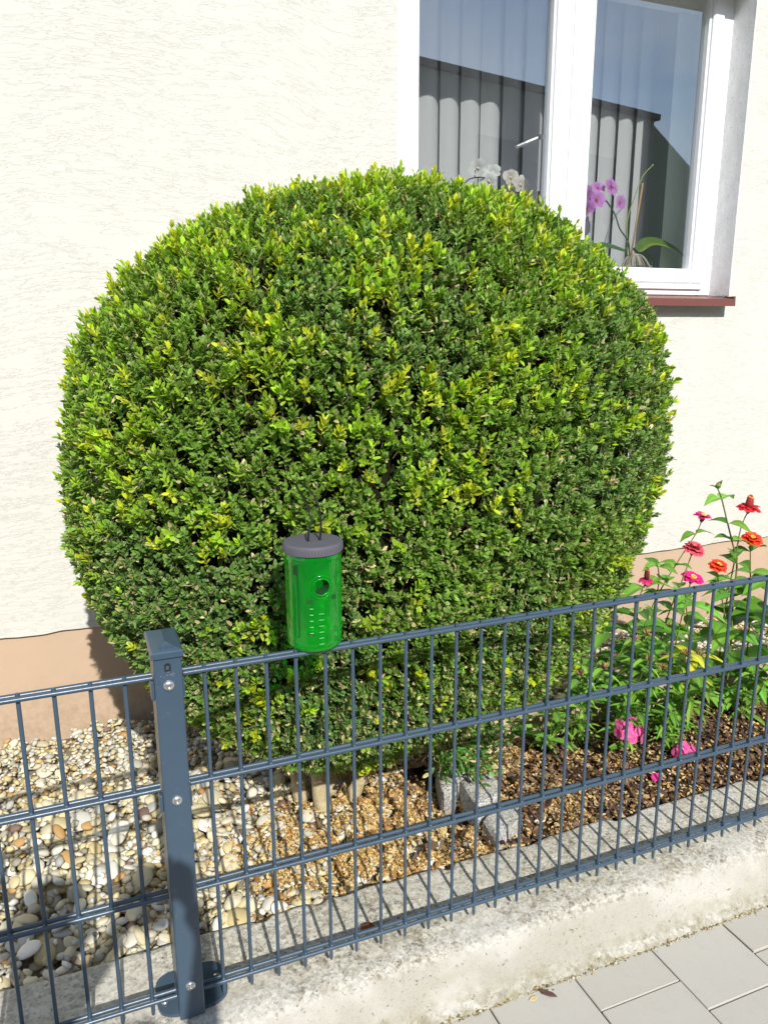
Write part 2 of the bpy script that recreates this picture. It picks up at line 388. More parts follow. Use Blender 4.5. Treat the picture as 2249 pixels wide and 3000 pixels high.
def mat_clear():
    k = NT('clear_plastic_pot'); tr = k.n('BsdfTransparent'); tr.inputs[0].default_value = (.85, .85, .86, 1)
    gl = k.n('BsdfGlossy'); gl.inputs['Roughness'].default_value = .1; df = k.n('BsdfDiffuse'); df.inputs[0].default_value = (.6, .6, .62, 1)
    m1 = k.n('MixShader'); m1.inputs[0].default_value = .3; m2 = k.n('MixShader'); m2.inputs[0].default_value = .35
    k.l(gl.outputs[0], m1.inputs[2]); k.l(tr.outputs[0], m1.inputs[1]); k.l(m1.outputs[0], m2.inputs[1]); k.l(df.outputs[0], m2.inputs[2]); k.l(m2.outputs[0], k.out.inputs[0]); return k.m
def mat_fabric():
    k = NT('blind_fabric'); c = k.coord((1, 1, 1))
    w1 = k.noise(k.coord((500, 500, 12)), 1, 3, .6); w2 = k.noise(k.coord((12, 12, 500)), 1, 3, .6)
    t = k.math('MULTIPLY', k.math('ADD', w1, w2), .5)
    col = k.mix(t, (.60, .60, .61), (.82, .83, .84))
    k.fin(col, .9, None, .15)
    tr = k.n('BsdfTranslucent'); ms = k.n('MixShader'); ms.inputs[0].default_value = .22
    k.l(col, tr.inputs['Color']); k.l(k.p.outputs[0], ms.inputs[1]); k.l(tr.outputs[0], ms.inputs[2]); k.l(ms.outputs[0], k.out.inputs[0]); return k.m

M = dict(stucco=mat_stucco(), plinth=mat_plinth(), reveal=mat_reveal(), fence=mat_fence(), kerb=mat_concrete(), paver=mat_paver(),
    pvc=mat_paint('white_window_frame', (.84, .85, .87), .3, .01, 0, .5), sill=mat_paint('brown_sill', (.155, .052, .040), .45, .1, .2),
    gravelbase=mat_soil('gravel_underlay', (.22, .19, .13), (.38, .33, .24)), soil=mat_soil('dark_soil', (.028, .018, .012), (.075, .048, .03)),
    sand=mat_soil('joint_sand', (.16, .13, .08), (.30, .25, .17)), asphalt=mat_soil('street_asphalt', (.045, .045, .047), (.065, .065, .066)),
    pebble=mat_pebble(), bark=mat_bark_stem(), granite=mat_granite(), timber=mat_timber(), glass=mat_glass(), bottle=mat_bottle(), clear=mat_clear(), fabric=mat_fabric(),
    leaf=mat_tinted('boxwood_leaf', .48, .4, .26, .0, .0, objrand=False), twig=mat_tinted('boxwood_twig', .8, .2, 0, objrand=False),
    shoot=mat_tinted('boxwood_shoot', .38, .45, .3, .02, .12), chip=mat_tinted('bark_chip', .85, .25, 0, .02, .2, (120, .003)), litter=mat_tinted('dry_leaf', .7, .25, .2, objrand=False, tscale=(1.1, 1, .8)),
    gleaf=mat_tinted('garden_leaf', .5, .35, .28, .02, .18), petal=mat_tinted('petal', .6, .25, .3, .0, .12, tscale=(1.1, 1.1, 1.1)), stem=mat_tinted('plant_stem', .6, .3, 0, objrand=False),
    lid=mat_paint('grey_lid_plastic', (.105, .10, .125), .45, .08, .3), black=mat_paint('black_wire', (.012, .012, .013), .35), ink=mat_paint('dark_print', (.01, .05, .015), .5),
    steel=mat_paint('stainless_steel', (.62, .61, .60), .28, .04), silver=mat_paint('satin_handle', (.6, .6, .6), .3), room=mat_paint('interior_wall_paint', (.78, .79, .74), .8, .03),
    brick=mat_paint('dim_house_wall', (.35, .32, .26), .9, .1), tile=mat_paint('brown_roof', (.10, .06, .045), .8, .15), dark=mat_paint('dark_opening', (.02, .02, .022), .4),
    wood=mat_paint('bamboo_stake', (.55, .30, .12), .6, .15), core=mat_soil('shade_core', (.010, .011, .005), (.035, .032, .018)))  # core: near-black colour holds the shade deep in the shrub
M['steel'].node_tree.nodes['Principled BSDF'].inputs['Metallic'].default_value = .85
M['silver'].node_tree.nodes['Principled BSDF'].inputs['Metallic'].default_value = .8

# ================================================================== GROUND
gb = MB(); gb.box(-60, 60, -60, -3.4, -.35, -.27); tagp(gb.build('road', M['asphalt']), kind='structure')
gb = MB(); gb.box(-60, 60, -3.4, -.10, -.30, -.157); pav = gb.build('pavement', M['sand']); tagp(pav, kind='structure')
gb = MB(); gb.box(-60, 60, 1.21, 60, -.36, -.30); tagp(gb.build('ground', M['soil']), kind='structure')
# pavers: bevelled slabs with joints
meshes = {}
for col_i in range(-4, 11):
    x0 = .6235 + col_i * .1925; first = {0: .088, 1: .162, 2: .09, 3: .175}.get(col_i, random.choice((.088, .13, .165)))
    y = -.106; k = 0
    while y > -.75:
        l = first if k == 0 else random.choice((.19, .29))
        key = round(l, 3)
        if key not in meshes:
            b = MB(); b.box(-.0948, .0948, -l + .003, 0, -.06, 0, .0014); meshes[key] = b.mesh('paver', M['paver'])
        o = link('paver', meshes[key], pav, (x0 + .0965, y, -.150 + random.uniform(-.0012, .0012)), (random.uniform(-.006, .006), random.uniform(-.006, .006), random.uniform(-.003, .003)))
        y -= l; k += 1
b = MB(); b.box(-60, -.155, -3.4, -.76, -.157, -.152); b.box(2.75, 60, -3.4, -.76, -.157, -.152); b.box(-.155, 2.75, -3.4, -.76, -.157, -.152)
b.box(-60, -.155, -.76, -.11, -.157, -.152); b.box(2.75, 60, -.76, -.11, -.157, -.152)
b.build('paver_field', M['paver'], pav)

# concrete kerb: displaced grid profile
def kerb():
    prof = [(.184, -.20), (.183, -.10), (.181, -.065), (.178, -.0535), (.172, -.050), (.15, -.0495), (.12, -.0493), (.09, -.049), (.06, -.049), (.03, -.049), (0, -.0492), (-.02, -.050), (-.036, -.0525), (-.048, -.058), (-.056, -.067), (-.062, -.08), (-.068, -.095), (-.074, -.110), (-.080, -.124), (-.088, -.135), (-.097, -.143), (-.106, -.150), (-.112, -.20)]
    P = []; xs = np.concatenate([[-9], np.arange(-1.2, 2.8, .006), [9]])
    # refine profile
    pr = []
    for (a, b_), (c, d) in zip(prof, prof[1:]):
        n = max(1, int(math.hypot(c - a, d - b_) / .006)); pr += [(a + (c - a) * i / n, b_ + (d - b_) * i / n) for i in range(n)]
    pr.append(prof[-1]); pr = np.array(pr)
    X, I = np.meshgrid(xs, np.arange(len(pr)), indexing='ij')
    V = np.stack([X.ravel(), pr[I.ravel(), 0], pr[I.ravel(), 1]], 1)
    n1 = vnoise(V, 28, 1) - .5; n2 = vnoise(V, 90, 2) - .5; n3 = vnoise(V, 9, 3) - .5
    edge = np.exp(-((V[:, 1] - .178) / .012) ** 2)
    bite = np.clip(vnoise(V * np.array([1, 0, 0]), 24, 5) - .62, 0, 1) * .09
    V[:, 2] += n1 * .0035 + n2 * .002 + n3 * .003 - edge * bite * .3
    V[:, 1] += (n1 * .004 + n3 * .006) * (np.abs(V[:, 1]) > .02) * np.where(V[:, 1] > 0, 1, 1.2) - edge * bite
    # bottom mortar ledge is rougher
    led = np.exp(-((V[:, 1] + .1) / .012) ** 2); V[:, 2] += led * (vnoise(V, 60, 9) - .5) * .010; V[:, 1] -= led * (vnoise(V, 40, 8) - .5) * .008
    nx, npf = len(xs), len(pr); i = np.arange(nx - 1)[:, None] * npf + np.arange(npf - 1)[None, :]
    i = i.ravel(); F = np.stack([i, i + npf, i + npf + 1, i + 1], 1)
    F = F[:, ::-1]
    return np_mesh('kerb', V, F, M['kerb'], smooth=True)
ke = link('kerb', kerb()); tagp(ke, kind='structure')

# crumbs of mortar, moss and grit in the joint between kerb and pavers
n = 2600; X = rs.uniform(-.5, 2.6, n); Y = -.1045 + rs.randn(n) * .0045; Z = -.1500 + .003 * rs.rand(n); sz_ = .0012 + .0030 * rs.rand(n) ** 2
T8 = np.array([(1, 0, 0), (-1, 0, 0), (0, 1, 0), (0, -1, 0), (0, 0, 1), (0, 0, -1)]) ; V = np.stack([X, Y, Z], 1)[:, None, :] + T8[None] * (sz_[:, None, None] * (.6 + .8 * rs.rand(n, 6, 1))) * np.array([1.2, 1, .7])
F = (np.array([(0, 2, 4), (2, 1, 4), (1, 3, 4), (3, 0, 4), (2, 0, 5), (1, 2, 5), (3, 1, 5), (0, 3, 5)])[None] + (np.arange(n) * 6)[:, None, None]).reshape(-1, 3)
pal = np.array([(.58, .50, .30), (.66, .60, .45), (.34, .28, .12), (.45, .38, .18), (.20, .19, .08)]); C_ = pal[rs.choice(5, n)] * (.8 + .4 * rs.rand(n, 1))
o = link('joint_grit', np_mesh('joint_grit', V.reshape(-1, 3), F, M['chip'], np.repeat(C_, 6, 0)), pav); o['kind'] = 'stuff'

# ================================================================== HOUSE
house = empty('house', (0, 1.2, 0), 'cream rendered house with tan plinth and white framed window behind the round shrub', 'house')
def hpart(b, name, mat, par=house, **k):
    o = b.build(name, mat, par, **k); o.matrix_parent_inverse = par.matrix_world.inverted() if par is not house else Matrix.Translation((0, -1.2, 0)); return o
WX0, WX1, WZ0, WZ1 = .79, 2.170, 1.235, 2.29
b = MB()
b.box(-4, WX0, 1.2, 1.5, .25, 3.3); b.box(WX1, 6, 1.2, 1.5, .25, 3.3); b.box(WX0, WX1, 1.2, 1.5, WZ1, 3.3); b.box(WX0, WX1, 1.2, 1.42, .25, WZ0 - .03)
hpart(b, 'wall', M['stucco'])
# ragged lower lip of the render
xs = np.arange(-1.2, 3.2, .012); V = []; 
for x in xs:
    d = float(vnoise(np.array([[x, 0, 0]]), 18, 4)[0] - .5) * .010
    V += [(x, 1.1965, .262 + d), (x, 1.1965, .244 + d), (x, 1.2085, .243 + d)]
F = []
for i in range(len(xs) - 1):
    for k in (0, 1): F.append((i * 3 + k, i * 3 + k + 1, (i + 1) * 3 + k + 1, (i + 1) * 3 + k))
b = MB(); b.add(V, F); 
o = hpart(b, 'render_lip', M['stucco'])
b = MB(); b.box(-4, 6, 1.208, 1.49, -.35, .25); hpart(b, 'plinth', M['plinth'])
b = MB(); b.box(WX1 - .0025, WX1 - .0005, 1.196, 1.32, WZ0 + .002, WZ1 - .002); hpart(b, 'window_reveal', M['reveal'])
b = MB(); b.add([(-4.3, .65, 3.25), (6.3, .65, 3.25), (6.3, 5, 6.0), (-4.3, 5, 6.0), (-4.3, .65, 3.4), (6.3, .65, 3.4), (6.3, 5, 6.15), (-4.3, 5, 6.15)],
    [(0, 3, 2, 1), (4, 5, 6, 7), (0, 1, 5, 4), (2, 3, 7, 6), (0, 4, 7, 3), (1, 2, 6, 5)]); hpart(b, 'roof', M['tile'])
b = MB(); b.box(-4, -3.8, 1.5, 5.0, -.3, 3.3); b.box(5.8, 6, 1.5, 5.0, -.3, 3.3); b.box(-4, 6, 5.0, 5.2, -.3, 5.5); hpart(b, 'outer_wall', M['stucco'])
b = MB(); b.box(2.43, 2.50, 1.5, 4.2, .4, 2.9); b.box(-.5, 2.43, 4.1, 4.2, .4, 2.9); b.box(-.6, -.5, 1.5, 4.2, .4, 2.9); b.box(-.5, 2.43, 1.5, 4.1, .35, .4); b.box(-.5, 2.43, 1.5, 4.1, 2.85, 2.9)
hpart(b, 'interior_wall', M['room'])
b = MB(); b.box(.70, 2.40, 1.42, 1.60, 1.290, 1.322, .004); hpart(b, 'inner_sill', M['pvc'])
b = MB()
b.add([(WX0 + .002, 1.303, 1.238), (WX1 - .002, 1.303, 1.238), (WX1 - .014, 1.150, 1.222), (WX0 - .012, 1.150, 1.222), (WX0 - .012, 1.148, 1.196), (WX1 - .014, 1.148, 1.196), (WX1 - .014, 1.2, 1.205), (WX0 - .012, 1.2, 1.205)],
    [(0, 3, 2, 1), (3, 4, 5, 2), (2, 5, 6, 1), (4, 7, 6, 5), (0, 1, 6, 7), (0, 7, 4, 3)])
b.box(WX1 - .022, WX1 - .014, 1.150, 1.1985, 1.222, 1.232)
hpart(b, 'window_sill', M['sill'])
# window: outer frame, two sashes with panes, mullion
win = link('window', None, house); win.matrix_parent_inverse = Matrix.Translation((0, -1.2, 0))
def wpart(b, name, mat):
    o = b.build(name, mat, win); return o
def ring(b, x0, x1, z0, z1, t, y0, y1, bev=.003):
    b.box(x0, x0 + t, y0, y1, z0, z1, bev); b.box(x1 - t, x1, y0, y1, z0, z1, bev)
    b.box(x0 + t - .0002, x1 - t + .0002, y0 + .0008, y1 - .0008, z0, z0 + t, bev); b.box(x0 + t - .0002, x1 - t + .0002, y0 + .0008, y1 - .0008, z1 - t, z1, bev)
b = MB(); ring(b, WX0 - .02, WX1 + .027, 1.240, WZ1 + .15, .086, 1.300, 1.365); wpart(b, 'outer_frame', M['pvc'])
b = MB(); b.box(1.452, 1.522, 1.302, 1.365, 1.297, WZ1, .003); b.box(1.478, 1.496, 1.292, 1.303, 1.30, WZ1, .003); wpart(b, 'mullion', M['pvc'])
b = MB(); b.box(WX0 + .04, WX1 - .048, 1.291, 1.3005, 1.262, 1.277, .002); wpart(b, 'drip_rail', M['pvc'])
for (x0, x1) in ((.862, 1.450), (1.524, 2.112)):
    b = MB(); ring(b, x0 - .010, x1 + .010, 1.283, WZ1 + .14, .050, 1.292, 1.345, .006)
    ring(b, x0 + .038, x1 - .038, 1.329, WZ1 + .094, .010, 1.306, 1.345, .003)
    so = wpart(b, 'sash', M['pvc'])
    b = MB(); b.box(x0 + .030, x1 - .030, 1.327, 1.3275, 1.318, WZ1 + .12); wpart(b, 'pane', M['glass'])
b = MB(); b.tube([(1.418, 1.352, 1.775), (1.418, 1.385, 1.775)], .009, 10); b.tube([(1.418, 1.385, 1.776), (1.36, 1.390, 1.752), (1.325, 1.390, 1.738)], [.0085, .008, .007], 10)
wpart(b, 'window_handle', M['silver'])
for o in list(win.children): o.matrix_parent_inverse = Matrix.Identity(4)

# vertical blind
vb = empty('vertical_blind', (1.6, 1.66, 2.6), 'grey fabric vertical blind with curved slats hanging behind the window glass', 'blind')
hb = MB(); hb.box(-.9, .82, -.03, .03, -.04, 0, .004); hb.build('headrail', M['pvc'], vb)
def slat_mesh(wd):
    b = MB(); n = 10
    for i in range(n + 1):
        t = i / n; x = t * wd; y = -.034 * sin(pi * min(1, t * 1.0)) * (1 - .25 * t) + .045 * t
        b.v += [(x, y, 0), (x, y, -1.72)]; b.c += [(1, 1, 1)] * 2
    b.f = [(2 * i, 2 * i + 1, 2 * i + 3, 2 * i + 2) for i in range(n)]
    return b.mesh('slat', M['fabric'], True)
smesh = slat_mesh(.114)
xs_sl = [.81, .897, .984, 1.068, 1.155, 1.241, 1.325, 1.42, 1.516, 1.61, 1.70, 1.785, 1.872, 1.962, 2.052]
for i, x in enumerate(xs_sl):
    o = link('slat', smesh, vb, (x - 1.6, .0, -.04), (0, 0, radians(random.uniform(-3, 3))))
b = MB(); b.add([(.480, -.168, -.04), (.480, -.168, -1.268), (.51, -.176, -1.268), (.5695, -.170, -1.268), (.5695, -.170, -.04), (.51, -.176, -.04)], [(0, 1, 2, 5), (5, 2, 3, 4)]); b.build('side_panel', mat_paint('pale_green_panel', (.66, .70, .62), .8, .04), vb, True)

# ================================================================== NEIGHBOUR HOUSE (seen as a reflection in the panes)
nh = empty('neighbour_house', (8, -13, -.15), 'low roofed house across the street, seen only as a reflection in the window panes', 'house')
P1 = Vector((-8.7, -7.27, 0)); P2 = Vector((13.4, -12.32, 0)); dv = (P2 - P1).normalized(); nv = Vector((dv.y, -dv.x, 0))
def npt(a, bb, z): p = P1 + dv * a + nv * bb; return (p.x - 8, p.y + 13, z + .15)
Ln = (P2 - P1).length
b = MB(); b.add([npt(.1, .1, -.2), npt(Ln - .1, .1, -.2), npt(Ln - .1, 8.9, -.2), npt(.1, 8.9, -.2), npt(.1, .1, 5.9), npt(Ln - .1, .1, 5.9), npt(Ln - .1, 8.9, 5.9), npt(.1, 8.9, 5.9)],
    [(0, 1, 5, 4), (1, 2, 6, 5), (2, 3, 7, 6), (3, 0, 4, 7), (4, 5, 6, 7)]); b.build('wall', M['brick'], nh)
b = MB(); b.add([npt(0, 0, 5.9), npt(Ln, 0, 5.9), npt(Ln, 9, 5.9), npt(0, 9, 5.9), npt(0, 0, 6.03), npt(Ln, 0, 6.03), npt(Ln, 9, 6.03), npt(0, 9, 6.03), npt(4, 4.5, 7.3), npt(Ln - 4, 4.5, 7.3)],
    [(0, 1, 2, 3), (0, 4, 5, 1), (1, 5, 6, 2), (2, 6, 7, 3), (3, 7, 4, 0), (4, 8, 9, 5), (5, 9, 6), (6, 9, 8, 7), (7, 8, 4)]); b.build('roof', M['tile'], nh)
b = MB(); b.add([npt(Ln + .0, .2, -.2), npt(Ln + 6, .2, -.2), npt(Ln + 6, 8, -.2), npt(Ln, 8, -.2), npt(Ln, .2, 5.85), npt(Ln + 6, .2, 2.9), npt(Ln + 6, 8, 2.9), npt(Ln, 8, 5.85)],
    [(0, 1, 5, 4), (1, 2, 6, 5), (2, 3, 7, 6), (3, 0, 4, 7), (4, 5, 6, 7)]); b.build('side_wing', mat_paint('green_grey_wall', (.22, .27, .19), .9, .1), nh)
for a in (5, 9, 13, 17, 20):
    for z in (.8, 3.5):
        b = MB(); b.add([npt(a, .05, z), npt(a + 1.2, .05, z), npt(a + 1.2, .05, z + 1.4), npt(a, .05, z + 1.4), npt(a, .12, z), npt(a + 1.2, .12, z), npt(a + 1.2, .12, z + 1.4), npt(a, .12, z + 1.4)],
            [(0, 1, 2, 3), (4, 7, 6, 5), (0, 4, 5, 1), (1, 5, 6, 2), (2, 6, 7, 3), (3, 7, 4, 0)]); b.build('window', M['dark'], nh)

#@@FENCE
# ================================================================== FENCE
def panel(x0, x1, wires, label, loc):
    p = empty('mesh_fence', loc, label, 'fence', 'mesh fences on the kerb'); ox = loc[0]; oz = loc[2]
    b = MB(); b.tube([(0, 0, -.030 - oz), (0, 0, -.024 - oz), (0, 0, .598 - oz), (0, 0, .6 - oz)], [.0026, .0033, .0033, .0028], 8); wm = b.mesh('wire', M['fence'])
    wm.polygons.foreach_set('use_smooth', [True] * len(wm.polygons)); 
    try: wm.set_sharp_from_angle(angle=radians(50))
    except Exception: pass
    for x in wires:
        link('wire', wm, p, (x - ox, random.uniform(-.0004, .0004), 0), (random.uniform(-.002, .002), random.uniform(-.0015, .0015), 0))
    b = MB(); b.tube([(x0 - ox, 0, 0), (x1 - ox, 0, 0)], .0040, 10); rm = b.mesh('rail', M['fence'])
    rm.polygons.foreach_set('use_smooth', [True] * len(rm.polygons))
    try: rm.set_sharp_from_angle(angle=radians(50))
    except Exception: pass
    for z in (0, .2, .4, .5935):
        for y in (-.0070, .0070): link('rail', rm, p, (0, y, z - oz))
    # weld beads at the crossings, too small to pick apart one by one
    b = MB()
    for x in wires:
        for z in (0, .2, .4):
            for y in (-.0036, .0036):
                b.lathe([(.0012, -.0055), (.0036, -.004), (.0044, 0), (.0036, .004), (.0012, .0055)], 6, (x - ox, y, z - oz))
    o = b.build('weld_beads', M['fence'], p, True); o['kind'] = 'stuff'
    return p
panel(-.0845, 2.46, [-.05 + .05 * k for k in range(0, 51)], 'long anthracite mesh fence panel right of the post in front of the shrub', (1.2, 0, -.03))
panel(-2.6, -.1315, [-.1714 - .05 * k for k in range(0, 49)], 'anthracite mesh fence panel left of the post over the pebbles', (-1.3, 0, -.03))
post = empty('fence_post', (-.108, .04, -.05), 'square anthracite fence post with pyramid cap and three round bolts', 'fence post')
def pp(b, name, mat, **k):
    o = b.build(name, mat, post, **k); o.matrix_parent_inverse = Matrix.Translation((.108, -.04, .05)); return o
b = MB(); b.box(-.1275, -.0885, .0125, .074, -.044, .632, .003); pp(b, 'tube', M['fence'])
b = MB(); b.box(-.1290, -.0868, -.0185, -.0125, -.044, .6305, .0016); b.box(-.1290, -.1262, -.0125, -.002, -.044, .6305, .0008); b.box(-.0896, -.0868, -.0125, -.002, -.044, .6305, .0008)
cs = pp(b, 'cover_strip', M['fence'])
b = MB(); x0, x1, y0, y1 = -.1325, -.0835, -.0225, .079; zc = .6285
V = [(x0, y0, zc), (x1, y0, zc), (x1, y1, zc), (x0, y1, zc), (x0, y0, zc + .0085), (x1, y0, zc + .0085), (x1, y1, zc + .0085), (x0, y1, zc + .0085),
     (x0 + .002, y0 + .002, zc + .0105), (x1 - .002, y0 + .002, zc + .0105), (x1 - .002, y1 - .002, zc + .0105), (x0 + .002, y1 - .002, zc + .0105), (-.108, y0 + .026, zc + .0185), (-.108, y1 - .026, zc + .0185)]
b.add(V, [(0, 3, 2, 1), (0, 1, 5, 4), (1, 2, 6, 5), (2, 3, 7, 6), (3, 0, 4, 7), (4, 5, 9, 8), (5, 6, 10, 9), (6, 7, 11, 10), (7, 4, 8, 11), (8, 9, 12), (9, 10, 13, 12), (10, 11, 13), (11, 8, 12, 13)])
cap = pp(b, 'cap', M['fence'])
b = MB()
for i in range(3):   # embossed lozenge mark on the front facet of the cap
    cx = -.1165 + i * .0085; cy = -.0105; zz = zc + .0105 + (cy - y0 - .002) / .024 * .008
    for (ax, ay, bx, by) in ((-.003, 0, 0, .004), (0, .004, .003, 0), (.003, 0, 0, -.004), (0, -.004, -.003, 0)):
        b.tube([(cx + ax, cy + ay, zz + ay / .024 * .008 + .0004), (cx + bx, cy + by, zz + by / .024 * .008 + .0004)], .0006, 5)
eo = b.build('embossed_mark', M['fence'], cap)
for z in (.582, .3815, .0235):
    b = MB(); b.lathe([(.0088, 0), (.0086, .0015), (.0074, .0033), (.0050, .0046), (.0030, .0050), (.0029, .0030), (.0001, .0030)], 24, (-.1085, -.0186, z), capb=False, capt=False, axis=(0, -1, 0)); smooth_by_angle(pp(b, 'bolt', M['steel']))
b = MB()
for i in range(0, 17):
    pass
def oval(cx, cz, rx, rz, y, n=24): return [(cx + rx * cos(2 * pi * i / n), y, cz + rz * sin(2 * pi * i / n) + (.0035 if sin(2 * pi * i / n) > 0 else -.0035)) for i in range(n)]
n_ = 24; b.add(oval(-.1085, .6115, .0046, .0034, -.0188) + oval(-.1085, .6115, .0050, .0040, -.0192), [tuple(range(n_))] + [(i, (i + 1) % n_, n_ + (i + 1) % n_, n_ + i) for i in range(n_)]); pp(b, 'slot', M['dark'])
b = MB(); b.box(-.1112, -.1064, -.0205, -.0194, .6085, .6150, .0005); pp(b, 'slot_tongue', M['fence'])
sm = mat_paint('scratch_mark', (.20, .23, .27), .6)
b = MB()
for seg in ([(-.1200, .5985), (-.1180, .5988)], [(-.1150, .5965), (-.1133, .5965)], [(-.1108, .6005), (-.1092, .5985)], [(-.1092, .5985), (-.1080, .6000)], [(-.1055, .6000), (-.1042, .5985)], [(-.1042, .6000), (-.1055, .5985)]):
    b.tube([(x, -.0187, z) for x, z in seg], .00035, 4)
b.tube([(-.1008 + .0022 * cos(t), -.0187, .5993 + .0020 * sin(t)) for t in np.linspace(.2, 5.6, 12)], .00035, 4); pp(b, 'scratched_letters', sm)
for z0, z1 in ((.562, .600), (.366, .402)):
    for xa, xb in ((-.1345, -.1292), (-.0866, -.0835)):
        b = MB(); b.box(xa, xb, -.011, .0122, z0 - .006, z1 - .012, .001); pp(b, 'clip', M['fence'])
# rounded base plate
b = MB(); n_ = 40; R_ = .062; V = []
for zz in (-.0495, -.0425):
    for i in range(n_):
        t = 2 * pi * i / n_; ex = 3.6; c_, s_ = cos(t), sin(t); V.append((-.101 + R_ * abs(c_) ** (2 / ex) * (1 if c_ > 0 else -1), .047 + .050 * abs(s_) ** (2 / ex) * (1 if s_ > 0 else -1), zz))
b.add(V, [tuple(reversed(range(n_))), tuple(range(n_, 2 * n_))] + [(i, (i + 1) % n_, n_ + (i + 1) % n_, n_ + i) for i in range(n_)]); bp = pp(b, 'base_plate', M['fence'])
for x, y in ((-.055, .052), (-.150, .030)):
    b = MB(); b.lathe([(.0065, 0), (.0065, .003), (.004, .0055), (.0005, .006)], 16, (x, y, -.0425)); so = b.build('screw', M['steel'], bp, True); so.matrix_parent_inverse = Matrix.Identity(4)
for o in bp.children: o.matrix_parent_inverse = Matrix.Identity(4)

def spline(pts, n=5):
    pts = [Vector(p) for p in pts]; out_ = []
    for i in range(len(pts) - 1):
        p0, p1, p2, p3 = pts[max(0, i - 1)], pts[i], pts[i + 1], pts[min(len(pts) - 1, i + 2)]
        for k in range(n):
            t = k / n; out_.append(.5 * ((2 * p1) + (p2 - p0) * t + (2 * p0 - 5 * p1 + 4 * p2 - p3) * t * t + (3 * p1 - p0 - 3 * p2 + p3) * t ** 3))
    out_.append(pts[-1]); return out_
#@@BOTTLE
# ================================================================== GREEN TRAP BOTTLE
BX, BY, BZ = .1385, .016, .5995
trap = empty('hanging_trap', (BX, BY, BZ), 'bright green clear plastic insect trap with grey screw lid standing on the fence rail', 'insect trap')
R0, R1, H = .0455, .0470, .166
nθ, nz = 120, 96; hole = (.0085, .1145, .0135)   # arc position, height, radius
face_ang = atan2(-1.18, -.35 + 0.10)
V = []; F = []
prof_r = lambda t, a=0.0: .0007 * cos(9 * a) * (1 if .08 < t < .93 else 0) + R0 + (R1 - R0) * t - (.006 * max(0, 1 - t / .05) ** 2) - (.0025 * max(0, (t - .95) / .05)) - .0008 * math.exp(-((t - .07) / .012) ** 2)
pos = {}
P = np.zeros((nθ, nz + 1, 2))
for i in range(nθ):
    for j in range(nz + 1):
        a = (i / nθ) * 2 * pi; t = j / nz; s_ = ((a + pi) % (2 * pi) - pi) * .046; z = t * H
        dx, dz = s_ - hole[0], z - hole[1]; d = math.hypot(dx, dz)
        if .0 < d < hole[2] * 1.25 and d > 1e-6 and d > hole[2] * .8: s2 = hole[2] / d; s_ = hole[0] + dx * s2; z = hole[1] + dz * s2
        ang = face_ang + s_ / .046; r = prof_r(z / H, s_ / .046 + .2); P[i, j] = (s_, z)
        V.append((r * cos(ang), r * sin(ang), z))
for i in range(nθ):
    for j in range(nz):
        i2 = (i + 1) % nθ; q = [i * (nz + 1) + j, i2 * (nz + 1) + j, i2 * (nz + 1) + j + 1, i * (nz + 1) + j + 1]
        c_ = (P[i, j] + P[i2, j + 1]) / 2
        if i2 == 0 or abs(P[i, j, 0] - P[i2, j, 0]) > .05: F.append(q); continue
        if math.hypot(c_[0] - hole[0], c_[1] - hole[1]) < hole[2] * .93: continue
        F.append(q)
b = MB(); b.add(V, F); bt = b.build('body', M['bottle'], trap, True)
b = MB(); b.lathe([(.0395, .0006), (.036, .003), (.02, .005), (.0005, .0055)], 48, capb=False, capt=False); b.build('base', M['bottle'], trap, True)
def on_body(s, z, off=0.0):
    ang = face_ang + s / .046; r = prof_r(z / H) + off; return Vector((r * cos(ang), r * sin(ang), z))
b = MB()
for rr, of in ((hole[2] + .0005, .0012), (hole[2] + .0055, .0004)):
    pts = [on_body(hole[0] + rr * cos(t), hole[1] + rr * sin(t), of) for t in np.linspace(0, 2 * pi, 33)]
    b.tube(pts, .0013 if of > .001 else .0009, 6, cap=False)
b.build('hole_rim', M['bottle'], trap, True)
fang = face_ang + hole[0] / .046; fn = Vector((cos(fang), sin(fang), 0)); hc = on_body(hole[0], hole[1])
b = MB(); b.lathe([(.0130, 0), (.0105, -.010), (.0080, -.018)], 28, hc, capb=False, capt=False, axis=fn); b.build('entry_funnel', M['ink'], trap, True)
# raised scale marks, moulded waves and printed panel
b = MB()
for i in range(6): b.tube([on_body(.0075 + (.0042 if q else -.0042), .0685 - i * .0105, .0002) for q in (0, 1)], .0007, 6)
for i in range(5): b.tube([on_body(-.0085 + (.003 if q else -.003), .078 - i * .0105, .0003) for q in (0, 1)], .0009, 6)
dashm = mat_paint('pale_moulding', (.12, .52, .13), .2, .05); b.build('scale_marks', dashm, trap, True)
b = MB()
for (s0, z0) in ((-.014, .0345), (.0275, .037)):
    for q in (0, 1): b.tube([on_body(s0 + .0115 * t, z0 - q * .0028 + .001 * sin(t * 9), .0006) for t in np.linspace(0, 1, 12)], .0004, 4)
    for q in (0, 1, 2): b.tube([on_body(s0 + .001 + q * .0022, z0 + .0058, .0006), on_body(s0 + .0022 + q * .0022, z0 + .0030, .0006)], .0003, 4)
for (s0, z0) in ((-.0155, .0865), (.0255, .0905)):
    for q in range(4): b.tube([on_body(s0, z0 + q * .0022, .0006), on_body(s0 + .0105, z0 + q * .0022 + (.0006 if q % 2 else 0), .0006)], .00038, 4)
    for q in range(4): b.tube([on_body(s0 + .0018 + q * .0024, z0 - .001, .0006), on_body(s0 + .0012 + q * .0028, z0 + .0072, .0006)], .00032, 4)
b.build('moulded_symbols', M['ink'], trap)
b = MB()
b.tube([on_body(-.030, .150, .0006), on_body(-.030, .027, .0006), on_body(-.034, .029, .0006)], .0007, 5); b.tube([on_body(-.030, .150, .0006), on_body(-.0375, .149, .0006)], .0007, 5)
